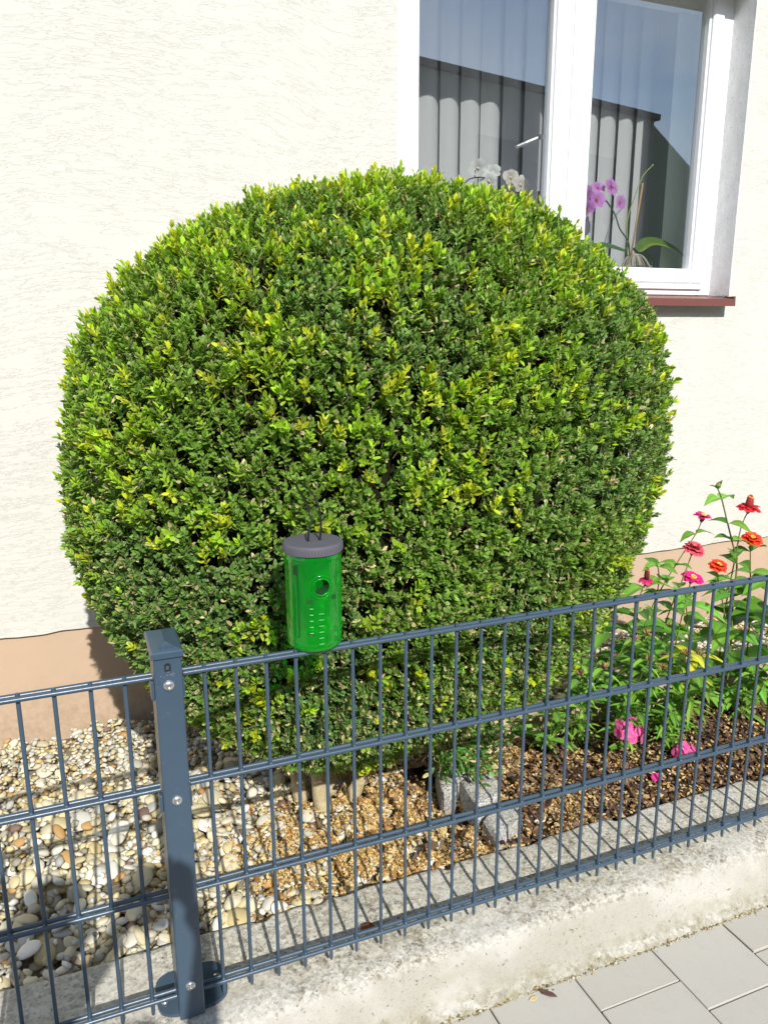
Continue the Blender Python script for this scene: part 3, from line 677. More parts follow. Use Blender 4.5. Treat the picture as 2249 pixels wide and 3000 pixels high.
for q in range(9): b.tube([on_body(-.0375, .149 - q * .0018, .0006), on_body(-.0305, .1495 - q * .0018, .0006)], .0009, 4)
b.build('label_edge', M['ink'], trap)
b = MB()   # dark bait sachet and insert seen through the wall
b.box(-.030, -.019, -.012, .016, .030, .150, .002); b.build('insert', mat_paint('dark_green_insert', (.008, .05, .015), .5), trap)
b = MB(); b.box(.004, .034, .006, .012, .085, .155, .002); b.build('bait_card', mat_paint('green_card', (.02, .16, .04), .6), trap)
b = MB(); b.lathe([(.0480, -.0005), (.0493, .0006), (.0495, .0115), (.0488, .0140), (.0470, .0156), (.0440, .0160), (.0005, .0162)], 72, (0, 0, H - .001), capb=True, capt=False)
lid = smooth_by_angle(b.build('lid', M['lid'], trap), 30)
b = MB()
for i in range(60):
    a = 2 * pi * i / 60; b.tube([(.0495 * cos(a), .0495 * sin(a), H + .0015), (.0495 * cos(a), .0495 * sin(a), H + .0095)], .00055, 4)
b.build('grip_ribs', M['lid'], lid)
b = MB()
for x in (-.009, .010): b.box(x - .004, x + .004, -.006, -.0045, H + .0151, H + .0157)
b.build('wire_slot', M['dark'], lid)
b = MB()
b.tube(spline([(-.009, -.005, H + .01), (-.0085, -.006, H + .030), (-.0025, -.004, H + .050), (-.0035, .004, H + .066), (-.004, .03, H + .078), (.0, .09, H + .088)], 5), .0017, 8)
b.tube(spline([(.010, -.005, H + .01), (.0125, -.006, H + .034), (.0125, -.004, H + .060), (.0075, .002, H + .084), (.0025, .012, H + .094), (.002, .08, H + .10)], 5), .0017, 8)
b.build('wire_loop', M['black'], trap, True)

#@@BUSH
# ================================================================== BOXWOOD BALL
BP = (.4945, .5662, .850, .7240, .4662, 1.4310, .0380, .931, .965, .9363, .0416)
def bush_surface(T, PH, k=1.0):
    cx, cy, zw, rx, ry, zt, zb, nu, nl, nh, sx = BP
    pw = lambda a, n: np.sign(a) * np.abs(a) ** n
    nv_ = np.where(PH > 0, nu, nl); c = np.abs(np.cos(PH)) ** nv_; s = pw(np.sin(PH), nv_)
    z = zw + np.where(PH > 0, s * (zt - zw), s * (zw - zb)) * k
    X = cx + sx * (z - zw) + rx * k * c * pw(np.cos(T), nh); Y = cy + ry * k * c * pw(np.sin(T), nh)
    return np.stack([X, Y, z], -1)
shrub = empty('boxwood_shrub', (.34, .56, -.08), 'large ball-clipped boxwood shrub with fresh lime green shoots behind the fence', 'shrub')
SINV = Matrix.Translation((-.34, -.56, .08))
# sample points over the surface, uniform by area
nT, nP = 360, 180
T, PH = np.meshgrid(np.linspace(0, 2 * pi, nT + 1), np.linspace(-pi / 2 + .02, pi / 2 - .02, nP + 1), indexing='ij')
S = bush_surface(T, PH)
a_ = S[1:, :-1] - S[:-1, :-1]; b_ = S[:-1, 1:] - S[:-1, :-1]; NN = np.cross(a_, b_); A = np.linalg.norm(NN, axis=-1); Nn = NN / (A[..., None] + 1e-12)
def sample_bush(n):
    p = (A / A.sum()).ravel(); idx = rs.choice(len(p), n, p=p); i, j = np.unravel_index(idx, A.shape)
    u, v = rs.rand(n, 1), rs.rand(n, 1); P_ = S[i, j] + a_[i, j] * u + b_[i, j] * v; return P_, Nn[i, j].copy()
def unit(v): return v / (np.linalg.norm(v, axis=-1, keepdims=True) + 1e-9)
def sprigs(P_, Ax, Lg, npair, lw, cols, tipcols, rng, aspect=.47, closed=1.0):
    """decussate leafy shoots; returns V,F(tri),C for leaves and for stems"""
    n = len(P_); ref = unit(rng.randn(n, 3)); U = unit(np.cross(Ax, ref)); W = np.cross(Ax, U)
    LV = []; LC = []
    for i in range(npair):
        t = i / max(1, npair - 1)
        for sgn in (-1, 1):
            e = (U if i % 2 == 0 else W) * sgn; al = np.radians((60 - 40 * t) * closed + rng.randn(n) * 12)[:, None]
            e = unit(e + rng.randn(n, 3) * .18)
            d = unit(Ax * np.cos(al) + e * np.sin(al)); nrm = unit(Ax * np.sin(al) - e * np.cos(al)); sd_ = unit(np.cross(d, nrm))
            ln = (lw * (1.0 - .35 * abs(t - .45) * 2 * rng.rand(n)) * (.8 + .4 * rng.rand(n)))[:, None]
            w_ = ln * aspect * (.85 + .3 * rng.rand(n, 1)); base = P_ + Ax * (Lg * (.12 + .88 * t))[:, None]
            cup = ln * (.05 + .10 * rng.rand(n, 1)); curl = ln * (rng.rand(n, 1) * .22 - .04)
            b0 = base + d * ln * .06; cutm = rng.rand(n, 1) < .20; tl = np.where(cutm, .80, 1.0)
            pts = [b0, b0 + d * ln * .34 - sd_ * w_ * .46, b0 + d * ln * .34 + sd_ * w_ * .46, b0 + d * ln * .72 - sd_ * w_ * .40 - nrm * curl * .3, b0 + d * ln * .72 + sd_ * w_ * .40 - nrm * curl * .3, b0 + d * ln * tl - nrm * curl, b0 + d * ln * .5 - nrm * cup]
            LV.append(np.stack(pts, 1))
            c = cols * (1 - t ** 1.5) + tipcols * t ** 1.5; c = c * (1 + rng.randn(n, 1) * .15)
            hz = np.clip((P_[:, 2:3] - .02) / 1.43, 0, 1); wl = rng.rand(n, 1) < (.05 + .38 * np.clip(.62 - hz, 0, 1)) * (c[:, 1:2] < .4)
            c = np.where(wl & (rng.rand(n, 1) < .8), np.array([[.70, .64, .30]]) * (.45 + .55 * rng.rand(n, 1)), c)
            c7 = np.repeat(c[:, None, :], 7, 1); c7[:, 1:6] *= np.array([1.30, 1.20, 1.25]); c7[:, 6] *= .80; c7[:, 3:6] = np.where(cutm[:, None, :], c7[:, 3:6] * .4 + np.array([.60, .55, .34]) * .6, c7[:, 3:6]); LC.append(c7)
    LV = np.concatenate(LV, 0); LC = np.concatenate(LC, 0); m = len(LV)
    base = (np.arange(m) * 7)[:, None, None]
    Fl = np.array([(0, 1, 6), (0, 6, 2), (1, 3, 6), (2, 6, 4), (3, 5, 6), (4, 6, 5)])[None] + base
    # stems
    rr = .0006; a0 = U * rr; a1 = (-U * .5 + W * .87) * rr; a2 = (-U * .5 - W * .87) * rr; top = P_ + Ax * Lg[:, None]; bot = P_ - Ax * (Lg[:, None] * .5)
    SV = np.stack([bot + a0, bot + a1, bot + a2, top + a0 * .6, top + a1 * .6, top + a2 * .6], 1)
    Fs = np.array([(0, 1, 4, 3), (1, 2, 5, 4), (2, 0, 3, 5)])[None] + (np.arange(n) * 6)[:, None, None]
    return LV.reshape(-1, 3), Fl.reshape(-1, 3), np.clip(LC.reshape(-1, 3), 0, 1), SV.reshape(-1, 3), Fs.reshape(-1, 4)
camP = np.array([-.2124, -1.168, 1.12])
def build_layer(n, depth, bright, shell=False):
    P_, Nr = sample_bush(n)
    vis = ((camP - P_) * Nr).sum(1) > -.62; keep = vis | (rs.rand(n) < .35); P_, Nr = P_[keep], Nr[keep]; n = len(P_)
    lump = vnoise(P_, 7, 1) - .5; lump2 = vnoise(P_, 18, 2) - .5; clump = vnoise(P_, 11, 3); gap = vnoise(P_, 24, 4)
    k_ = gap > (.15 if not shell else .0); P_, Nr, lump, lump2, clump = P_[k_], Nr[k_], lump[k_], lump2[k_], clump[k_]; n = len(P_)
    off = lump * .034 + lump2 * .022 - depth - .010 + rs.randn(n) * .005
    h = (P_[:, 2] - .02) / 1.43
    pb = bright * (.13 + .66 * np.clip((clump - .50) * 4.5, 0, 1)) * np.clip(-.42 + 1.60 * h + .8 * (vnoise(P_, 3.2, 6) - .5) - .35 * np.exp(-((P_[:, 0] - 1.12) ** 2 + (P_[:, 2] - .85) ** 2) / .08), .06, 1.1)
    fresh = rs.rand(n) < pb
    dead = (~fresh) & (rs.rand(n) < .003)
    Ax = unit(Nr * .72 + np.array([0, -.10, .80]) + rs.randn(n, 3) * .27)
    Lg = .020 + .012 * rs.rand(n) + fresh * (.006 + .012 * rs.rand(n)); lw = .0118 + .0066 * rs.rand(n) + fresh * .003
    off = off + fresh * (.004 + .010 * rs.rand(n))
    P2_ = P_ + Nr * off[:, None] - Ax * Lg[:, None] * .6
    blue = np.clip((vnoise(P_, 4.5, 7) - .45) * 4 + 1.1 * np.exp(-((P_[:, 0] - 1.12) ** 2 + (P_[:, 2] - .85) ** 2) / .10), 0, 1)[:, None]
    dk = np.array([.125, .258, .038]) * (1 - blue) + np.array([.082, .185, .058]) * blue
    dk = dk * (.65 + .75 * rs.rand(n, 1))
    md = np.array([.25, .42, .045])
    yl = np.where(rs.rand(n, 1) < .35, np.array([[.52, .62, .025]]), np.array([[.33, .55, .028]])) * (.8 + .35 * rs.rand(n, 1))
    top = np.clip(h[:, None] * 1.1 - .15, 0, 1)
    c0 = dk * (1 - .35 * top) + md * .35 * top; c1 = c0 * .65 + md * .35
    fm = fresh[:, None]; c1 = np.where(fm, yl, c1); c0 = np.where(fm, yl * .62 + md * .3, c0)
    dm = dead[:, None]; dc = np.array([.50, .38, .22]) * (.6 + .6 * rs.rand(n, 1)); c0 = np.where(dm & (rs.rand(n, 1) < .5), dc, c0); c1 = np.where(dm, dc, c1)
    return P2_, Ax, Lg, lw, c0, c1, fresh, dead
VL, FL, CL, VS_, FS_ = [], [], [], [], []; vo = so_ = 0; shoots = []
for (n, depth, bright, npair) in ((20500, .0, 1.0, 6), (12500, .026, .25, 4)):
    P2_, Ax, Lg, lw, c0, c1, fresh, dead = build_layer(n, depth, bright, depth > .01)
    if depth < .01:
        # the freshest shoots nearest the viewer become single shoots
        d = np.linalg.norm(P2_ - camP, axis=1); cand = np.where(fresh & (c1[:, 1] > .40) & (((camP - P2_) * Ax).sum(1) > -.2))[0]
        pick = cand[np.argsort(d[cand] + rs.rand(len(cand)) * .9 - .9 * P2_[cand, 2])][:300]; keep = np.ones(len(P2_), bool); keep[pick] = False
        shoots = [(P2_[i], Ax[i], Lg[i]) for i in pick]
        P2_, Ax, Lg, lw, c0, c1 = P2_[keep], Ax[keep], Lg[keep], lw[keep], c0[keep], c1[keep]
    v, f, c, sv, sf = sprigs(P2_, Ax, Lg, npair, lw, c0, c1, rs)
    VL.append(v); FL.append(f + vo); CL.append(c); vo += len(v); VS_.append(sv); FS_.append(sf + so_); so_ += len(sv)
# tufts that hang out low right over the cobbles and stray leaves low on the trunk
tp = np.array([[.60, .42, .065], [.63, .40, .055], [.66, .41, .06], [.58, .38, .07], [.72, .44, .06], [.78, .46, .07], [.69, .39, .045], [.84, .50, .08], [.64, .39, .04], [.56, .40, .08]])
tp = np.concatenate([tp, tp[:5] + .01])
tp = np.repeat(tp, 7, 0) + rs.randn(105, 3) * .018; ta = unit(np.array([[.5, -.5, .15]]) + rs.randn(105, 3) * .45); n = len(tp)
cc = np.array([[.06, .17, .025]]) * (.8 + .8 * rs.rand(n, 1)); v, f, c, sv, sf = sprigs(tp, ta, .03 + .02 * rs.rand(n), 5, .019 + .004 * rs.rand(n), cc, cc * 1.5, rs)
VL.append(v); FL.append(f + vo); CL.append(c); VS_.append(sv); FS_.append(sf + so_)
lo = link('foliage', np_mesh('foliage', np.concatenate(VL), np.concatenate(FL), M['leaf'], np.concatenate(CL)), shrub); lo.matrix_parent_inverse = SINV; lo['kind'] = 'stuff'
SVv = np.concatenate(VS_); so = link('twigs', np_mesh('twigs', SVv, np.concatenate(FS_), M['twig'], np.tile(np.array([[.42, .34, .17]]), (len(SVv), 1)) * (.6 + .7 * rs.rand(len(SVv), 1))), shrub); so.matrix_parent_inverse = SINV; so['kind'] = 'stuff'
# six single shoot shapes shared by 300 shoot objects
sh_me = []
for q in range(8):
    lime = np.array([[.46, .54, .03]]) if q % 3 == 0 else np.array([[.30, .50, .03]])
    L0 = .030 + .004 * (q % 4); v, f, c, sv, sf = sprigs(np.zeros((1, 3)), np.array([[0, 0, 1.]]), np.array([L0]), 5 + q % 2, np.array([.0175]), lime * .7, lime, rs)
    V = np.concatenate([v, sv]); F = [tuple(x) for x in f] + [tuple(x + len(v)) for x in sf]; b = MB(); b.v = [tuple(x) for x in V]; b.f = F; b.c = [tuple(x) for x in c] + [(.4, .42, .1)] * len(sv); sh_me.append(b.mesh('shoot', M['shoot'], color=True))
for i, (p, ax, lg) in enumerate(shoots):
    qt = Vector((0, 0, 1)).rotation_difference(Vector(ax)) @ Matrix.Rotation(random.uniform(0, 6.28), 3, 'Z').to_quaternion()
    o = link('shoot', sh_me[i % 8], shrub, Vector(p), qt.to_euler(), [random.uniform(.85, 1.15)] * 3); o.matrix_parent_inverse = SINV
# opaque core for inner twigs, coloured dark for the shade inside; then the stems
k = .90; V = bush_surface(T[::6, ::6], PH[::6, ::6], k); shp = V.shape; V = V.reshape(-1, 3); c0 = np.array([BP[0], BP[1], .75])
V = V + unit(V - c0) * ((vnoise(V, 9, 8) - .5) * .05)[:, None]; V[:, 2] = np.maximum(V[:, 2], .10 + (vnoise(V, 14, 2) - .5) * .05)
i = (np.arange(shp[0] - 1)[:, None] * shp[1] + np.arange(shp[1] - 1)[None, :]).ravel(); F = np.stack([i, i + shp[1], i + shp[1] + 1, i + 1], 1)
o = link('shade_core', np_mesh('shade_core', V, F, M['core'], smooth=True), shrub); o.matrix_parent_inverse = SINV
def stem(pts, r):
    b = MB(); pts = [Vector(p) for p in pts]; Q = []; R_ = []
    m = 14
    for i in range(m + 1):
        t = i / m * (len(pts) - 1); j = min(int(t), len(pts) - 2); f = t - j; Q.append(pts[j].lerp(pts[j + 1], f) + Vector((sin(i * 1.9), cos(i * 2.3), 0)) * .0015); R_.append((r[j] + (r[j + 1] - r[j]) * f) * (1 + .07 * sin(i * 2.1 + r[0] * 900)))
    b.tube(Q, R_, 14); o = b.build('trunk', M['bark'], shrub, True); o.matrix_parent_inverse = SINV
stem([(.310, .548, -.10), (.300, .55, -.055), (.296, .55, .02), (.290, .56, .12), (.27, .56, .3)], [.027, .021, .019, .017, .013])
stem([(.378, .55, -.125), (.392, .55, -.07), (.425, .55, -.02), (.47, .55, .07), (.56, .55, .25)], [.022, .019, .018, .017, .013])
stem([(.345, .60, -.10), (.355, .61, -.02), (.37, .61, .08), (.42, .6, .3)], [.014, .012, .011, .010])
stem([(.262, .60, -.10), (.255, .60, -.02), (.243, .60, .06), (.2, .6, .3)], [.020, .019, .018, .013])
stem([(.372, .63, -.10), (.385, .64, 0), (.40, .64, .12), (.45, .65, .3)], [.013, .012, .011, .010])

#@@GRAVEL
# ================================================================== GRAVEL, MULCH, LITTER
cell = .004; gx0, gx1, gy0, gy1 = -1.15, 2.75, .186, 1.205
nx, ny = int((gx1 - gx0) / cell), int((gy1 - gy0) / cell)
HH = np.full((nx, ny), -.118)
def bed_is_mulch(x, y): return (x > .60 + .05 * sin(y * 30) + .1 * (.63 - y)) and y < .625
xx = gx0 + (np.arange(nx) + .5) * cell; yy = gy0 + (np.arange(ny) + .5) * cell
b = MB(); b.box(-8, 8, .183, 1.207, -.30, -.112); gravel = b.build('gravel_bed', M['gravelbase']); tagp(gravel, kind='structure')
b = MB(); nxg = 120
V = []; F = []
for i in range(nxg + 1):
    for j in range(20):
        x = .60 + i * (3.0 - .60) / nxg; y = .186 + j * (.632 - .186) / 19; V.append((x, y, -.085 - (.03 if i == 0 else 0) + .012 * float(rs.rand()) - .02 * (j == 0)))
for i in range(nxg):
    for j in range(19): q = i * 20 + j; F.append((q, q + 20, q + 21, q + 1))
b.add(V, F); mulch = b.build('mulch_bed', M['soil'], smooth=True); tagp(mulch, kind='structure')
mi = (xx > .62)[:, None] & (yy < .63)[None, :]; HH[mi] = -.080
def pebble_mesh(seed, sub=2):
    import bmesh
    bm = bmesh.new(); bmesh.ops.create_icosphere(bm, subdivisions=sub, radius=1); r = np.random.RandomState(seed)
    a = [(unit(r.randn(3)), .10 + .16 * r.rand(), 1.2 + r.rand() * 1.4) for _ in range(6)]
    for v in bm.verts:
        p = np.array(v.co); d = unit(p); s = 1.0
        for ax, am, fr in a: s -= 1.35 * am * max(0, float(d @ ax) - .45) ** 1.2 * fr * .8
        v.co = Vector(p * s)
    V = np.array([v.co[:] for v in bm.verts]); F = np.array([[v.index for v in f.verts] for f in bm.faces]); bm.free(); return V, F
PB = [pebble_mesh(s, 2) for s in range(10)]; PBl = [pebble_mesh(s, 1) for s in range(10)]
pme = []
for V, F in PB:
    me = np_mesh('pebble', V, F, M['pebble'], smooth=True); pme.append(me)
peb = []   # (x,y,z,a,b,c,rz,tx,ty,variant)
def rot3(rz, tx, ty):
    return (Matrix.Rotation(tx, 3, 'X') @ Matrix.Rotation(ty, 3, 'Y')) @ Matrix.Rotation(rz, 3, 'Z')
def drop(x, y, a, b_, c_, rz, level):
    i0, i1 = max(0, int((x - a - gx0) / cell)), min(nx, int((x + a - gx0) / cell) + 1); j0, j1 = max(0, int((y - a - gy0) / cell)), min(ny, int((y + a - gy0) / cell) + 1)
    if i1 - i0 < 2 or j1 - j0 < 2: return None
    X = xx[i0:i1, None] - x; Y = yy[None, j0:j1] - y; u = X * cos(rz) + Y * sin(rz); v = -X * sin(rz) + Y * cos(rz)
    q = (u / a) ** 2 + (v / b_) ** 2; m = q < .9
    if m.sum() < 3: return None
    h = HH[i0:i1, j0:j1]; hm = h[m]; base = np.percentile(hm, 70)
    if base > level: return None
    gxs = (hm * u[m]).mean() / ((u[m] ** 2).mean() + 1e-9); gys = (hm - hm.mean()); 
    ul, vl = X.repeat(Y.shape[1], 1)[m], Y.repeat(X.shape[0], 0)[m]
    sx_ = float((gys * ul).mean() / ((ul ** 2).mean() + 1e-9)); sy_ = float((gys * vl).mean() / ((vl ** 2).mean() + 1e-9))
    sx_, sy_ = max(-.5, min(.5, sx_)), max(-.5, min(.5, sy_))
    z = base + c_ * .62; topm = z + sx_ * ul * .8 + sy_ * vl * .8 + c_ * np.sqrt(np.clip(1 - q[m], 0, 1)) * .9
    hn = h.copy(); hn[m] = np.maximum(h[m], topm); HH[i0:i1, j0:j1] = hn
    return (x, y, z, a, b_, c_, rz, atan2(sy_, 1) * .8, -atan2(sx_, 1) * .8)
tries = 0
while tries < 26000:
    tries += 1; x = rs.uniform(gx0 + .02, gx1 - .02); y = rs.uniform(gy0 + .012, gy1 - .008)
    if x > 1.1 and y < .62: continue
    mul = bed_is_mulch(x, y)
    if mul and rs.rand() > (.05 if x < .9 else .0): continue
    if y > .62 and .59 < y < .665 and x > .78: continue
    lit = (.12 < x < .66) and y < .62
    if lit and rs.rand() < .45: continue
    s = float(np.clip(rs.lognormal(math.log(.0228 if y < .8 else .0180), .25), .010, .033)); 
    if tries > 6500: s *= .72
    if tries > 15000: s *= .72
    e = rs.uniform(.58, .92); fl = rs.uniform(.30, .52)
    if y - s < gy0: y = gy0 + s
    if y + s > gy1: y = gy1 - s
    r = drop(x, y, s, s * e, s * fl, rs.uniform(0, pi), -.068 if not lit else -.078)
    if r: peb.append(r + (int(rs.randint(10)),))
def vis_key(p): return p[3] * 2271 / max(.3, (p[0] + .21) * .364 + (p[1] + 1.168) * .902 + (p[2] - 1.12) * -.2313)
def on_screen(p):
    d = np.array(p[:3]) - camP; zc_ = d @ np.array(_f); return abs(d @ np.array(_r)) / zc_ < .50 and abs(d @ np.array(_u)) / zc_ < .665
def hid(p): return False
order = sorted(range(len(peb)), key=lambda i: -(vis_key(peb[i]) if on_screen(peb[i]) and peb[i][2] > -.088 else 0)); single = set(order[:300])
VV, FF, RR = [], [], []; vo = 0
for i, p in enumerate(peb):
    R3 = rot3(p[6], p[7], p[8])
    if i in single:
        link('pebble', pme[p[9]], gravel, p[:3], R3.to_euler(), (p[3], p[4], p[5]))
    else:
        V, F = (PBl if vis_key(p) < 22 else PB)[p[9]]; V = (V * np.array(p[3:6])) @ np.array(R3).T + np.array(p[:3]); VV.append(V); FF.append(F + vo); vo += len(V); RR.append(np.full(len(V), rs.rand()))
me = np_mesh('pebble_mass', np.concatenate(VV), np.concatenate(FF), M['pebble'], smooth=True)
at = me.attributes.new('rnd', 'FLOAT', 'POINT'); at.data.foreach_set('value', np.concatenate(RR).astype(np.float32))
o = link('pebble_mass', me, gravel); o['kind'] = 'stuff'
def hgt(x, y): 
    i = min(nx - 1, max(0, int((x - gx0) / cell))); j = min(ny - 1, max(0, int((y - gy0) / cell))); return HH[i, j]
# bark chips
CH = []
def chip_mesh(seed):
    r = np.random.RandomState(seed); n = 6; V = []
    for z in (-.5, .5):
        for k in range(n):
            t = 2 * pi * k / n; V.append((cos(t) * (.75 + .35 * r.rand()), sin(t) * (.75 + .35 * r.rand()), z * (.6 + .8 * r.rand())))
    F = [tuple(reversed(range(n))), tuple(range(n, 2 * n))] + [(k, (k + 1) % n, n + (k + 1) % n, n + k) for k in range(n)]; return V, F
CHM = [chip_mesh(s) for s in range(8)]
chipcols = [(.11, .060, .034), (.075, .042, .026), (.155, .085, .045), (.20, .12, .07), (.055, .032, .022), (.25, .14, .075), (.42, .30, .16), (.13, .085, .065)]
chm = []
for q, (V, F) in enumerate(CHM):
    b = MB(); b.col(chipcols[q]).add(V, F); chm.append(b.mesh('bark_chip', M['chip'], color=True))
chips = []
while len(chips) < 9500:
    x = rs.uniform(.42, 2.9); y = rs.uniform(.19, .628)
    if not (x > .62 + .1 * (.63 - y)) and rs.rand() > np.clip((x - .42) / .25, 0, 1) * .5: continue
    a = float(np.clip(rs.lognormal(math.log(.0085), .42), .004, .024)); e = rs.uniform(.28, .8)
    z = (hgt(x, y) if x < 1 else -.082) + rs.uniform(.0, .012)
    chips.append((x, y, z, a, a * e, a * rs.uniform(.12, .3) + .0008, rs.uniform(0, 2 * pi), rs.randn() * .35, rs.randn() * .35, int(rs.randint(8))))
order = sorted(range(len(chips)), key=lambda i: -(vis_key(chips[i]) if on_screen(chips[i]) and chips[i][2] > -.079 else 0)); single = set(order[:300])
b = MB()
for i, p in enumerate(chips):
    R3 = rot3(p[6], p[7], p[8])
    if i in single: link('bark_chip', chm[p[9]], mulch, p[:3], R3.to_euler(), p[3:6])
    else:
        V, F = CHM[p[9]]; V = (np.array(V) * np.array(p[3:6])) @ np.array(R3).T + np.array(p[:3]); s = .80 + .60 * rs.rand(); b.col(tuple(s * c for c in chipcols[int(rs.randint(8))])).add(V.tolist(), F)
o = b.build('bark_chip_mass', M['chip'], mulch, color=True); o['kind'] = 'stuff'
# dry leaf litter
n = 42000; X = np.concatenate([rs.normal(.42, .26, n // 2), rs.uniform(.30, 2.3, n - n // 2)]); Y = np.concatenate([rs.normal(.36, .15, n // 2), rs.uniform(.19, .62, n - n // 2)])
dens = np.where(X < .95, 1.0, .42) * np.where(X < .05, .25, 1) * np.where(vnoise(np.stack([X, Y, X * 0], 1), 13, 6) > .40, 1, .25) * np.where((X > 1.25), .6, 1); k_ = (Y > .192) & (Y < .62) & (X > -.15) & (rs.rand(n) < dens); X, Y = X[k_], Y[k_]; n = len(X)
Z = np.array([hgt(x, y) for x, y in zip(X, Y)]) + .0015 + .007 * rs.rand(n) * (X > .05); Z = np.where((X > .62) & (Z < -.074), -.072 + .008 * rs.rand(n), Z)
d = unit(np.stack([rs.randn(n), rs.randn(n), rs.randn(n) * .35], 1)); nr = unit(np.stack([rs.randn(n) * .45, rs.randn(n) * .45, np.ones(n)], 1)); sd_ = unit(np.cross(d, nr)); nr = np.cross(sd_, d)
ln = (.0085 + .006 * rs.rand(n))[:, None]; w_ = ln * (.34 + .2 * rs.rand(n, 1)); cu = ln * (rs.rand(n, 1) * .5 - .1); P_ = np.stack([X, Y, Z], 1)
V = np.stack([P_ - d * ln * .5 + nr * cu * .6, P_ - d * ln * .15 - sd_ * w_ * .5 + nr * cu * .25, P_ - d * ln * .15 + sd_ * w_ * .5 + nr * cu * .25, P_ + d * ln * .2 - sd_ * w_ * .45 + nr * cu * .2, P_ + d * ln * .2 + sd_ * w_ * .45 + nr * cu * .2, P_ + d * ln * .5 + nr * cu * .5, P_], 1).reshape(-1, 3)
F = (np.array([(0, 1, 6), (0, 6, 2), (1, 3, 6), (2, 6, 4), (3, 5, 6), (4, 6, 5)])[None] + (np.arange(n) * 7)[:, None, None]).reshape(-1, 3)
pal = np.array([(.74, .54, .22), (.66, .44, .14), (.80, .64, .34), (.45, .24, .07), (.36, .19, .08), (.68, .52, .30), (.30, .15, .06)]); C_ = pal[rs.choice(7, n, p=[.25, .2, .2, .12, .08, .1, .05])] * (.75 + .4 * rs.rand(n, 1)); C_ = np.where((X > .72)[:, None], C_ * .92, C_)
o = link('leaf_litter', np_mesh('leaf_litter', V, F, M['litter'], np.repeat(C_, 7, 0))); tagp(o, 'yellow dry boxwood leaves scattered over pebbles and bark around the trunk', 'leaf litter', kind='stuff')

# granite setts
def sett(top, zt, label, seed):
    r = random.Random(seed); b = MB(); c = Vector((sum(p[0] for p in top) / len(top), sum(p[1] for p in top) / len(top), 0)); n = len(top); V = []
    for z, s in ((-.125, .97), (zt - .035, 1.02), (zt - .010, 1.0), (zt - .003, .95), (zt, .86)):
        for p in top:
            q = c + (Vector((p[0], p[1], 0)) - c) * (s + r.uniform(-.02, .02)); V.append((q.x, q.y, z + r.uniform(-.003, .003)))
    V.append((c.x, c.y, zt + .002)); F = []
    for l in range(4):
        for k in range(n): F.append((l * n + k, l * n + (k + 1) % n, (l + 1) * n + (k + 1) % n, (l + 1) * n + k))
    for k in range(n): F.append((4 * n + k, 4 * n + (k + 1) % n, 5 * n))
    b.add(V, F); o = b.build('granite_sett', M['granite']); md = o.modifiers.new('s', 'SUBSURF'); md.levels = md.render_levels = 2; md.subdivision_type = 'SIMPLE'
    tx = bpy.data.textures.new('rough', 'CLOUDS'); tx.noise_scale = .025; dm = o.modifiers.new('d', 'DISPLACE'); dm.texture = tx; dm.strength = .007; dm.texture_coords = 'GLOBAL'
    return tagp(o, label, 'granite sett', 'granite setts beside the shrub')
sett([(.609, .283), (.690, .306), (.722, .36), (.717, .411), (.667, .41), (.628, .402)], -.006, 'middle grey granite sett, its dark left side facing the trunk', 1)
sett([(.563, .372), (.628, .404), (.684, .428), (.688, .488), (.625, .482), (.592, .466)], -.012, 'rear grey granite sett half under the lowest shrub leaves', 2)
sett([(.618, .200), (.715, .240), (.722, .290), (.68, .303), (.622, .268)], -.030, 'front grey granite sett lying nearest the kerb', 3)
# timber edging
b = MB(); b.box(.76, 3.2, .632, .660, -.13, -.018, .003); tagp(b.build('timber_edging', M['timber']), 'weathered timber edging board between bark mulch and gravel', 'edging board')

#@@PLANTS
# ================================================================== FLOWER PLANTS
def leaf_mesh(name, w, droop, fold, col, n=6, wave=.0, tip=1.0):
    """unit length leaf along +Y, upper side +Z, cols = base colour"""
    b = MB(); rows = []
    for i in range(n + 1):
        t = i / n; hw = w * (sin(pi * min(1, t ** .75 * .97 + .02)) ** tip) * (1 - .15 * t); z = -droop * t * t + .06 * sin(pi * t); wv = wave * sin(t * 17)
        if i == n: hw = .002
        rows.append([(-hw, t, z + fold * hw + wv), (-hw * .5, t, z + fold * hw * .35 - wv * .5), (0, t, z - .006), (hw * .5, t, z + fold * hw * .35 + wv * .5), (hw, t, z + fold * hw - wv)])
    for r_ in rows:
        for q, p in enumerate(r_): b.v.append(p); s = (1.0, .93, 1.35, .93, 1.0)[q]; b.c.append(tuple(min(1, c * s) for c in col))
    for i in range(n):
        for q in range(4): a = i * 5 + q; b.f.append((a, a + 1, a + 6, a + 5))
    return b.mesh(name, M['gleaf'], True, True)
_br = lambda c: tuple(min(1, x * 1.15) for x in c)
ZL = [leaf_mesh('leaf', .34, .25, .35, _br((.10, .26, .030)), 6, .01), leaf_mesh('leaf', .38, .45, .25, _br((.13, .32, .035)), 6, .012), leaf_mesh('leaf', .27, .1, .5, _br((.08, .20, .028)), 6, .006), leaf_mesh('leaf', .36, .6, .2, _br((.17, .36, .045)), 6, .01)]
PL = [leaf_mesh('leaf', .135, .30, .4, _br((.17, .34, .045)), 6, .005, .9), leaf_mesh('leaf', .16, .15, .3, _br((.12, .27, .04)), 6, .004, .9), leaf_mesh('leaf', .12, .55, .3, _br((.22, .40, .06)), 6, .006, .9)]
YL = [leaf_mesh('leaf', .20, .4, .2, (.62, .62, .05), 6, .008)]
def place_leaf(me, parent, p, direction, up, length):
    d = Vector(direction).normalized(); u = Vector(up); x = d.cross(u)
    if x.length < 1e-3: x = Vector((1, 0, 0))
    x.normalize(); u = x.cross(d); R3 = Matrix((x, d, u)).transposed(); o = link('leaf', me, parent, Vector(p) - parent.location, R3.to_euler(), (length,) * 3); return o
petcache = {}
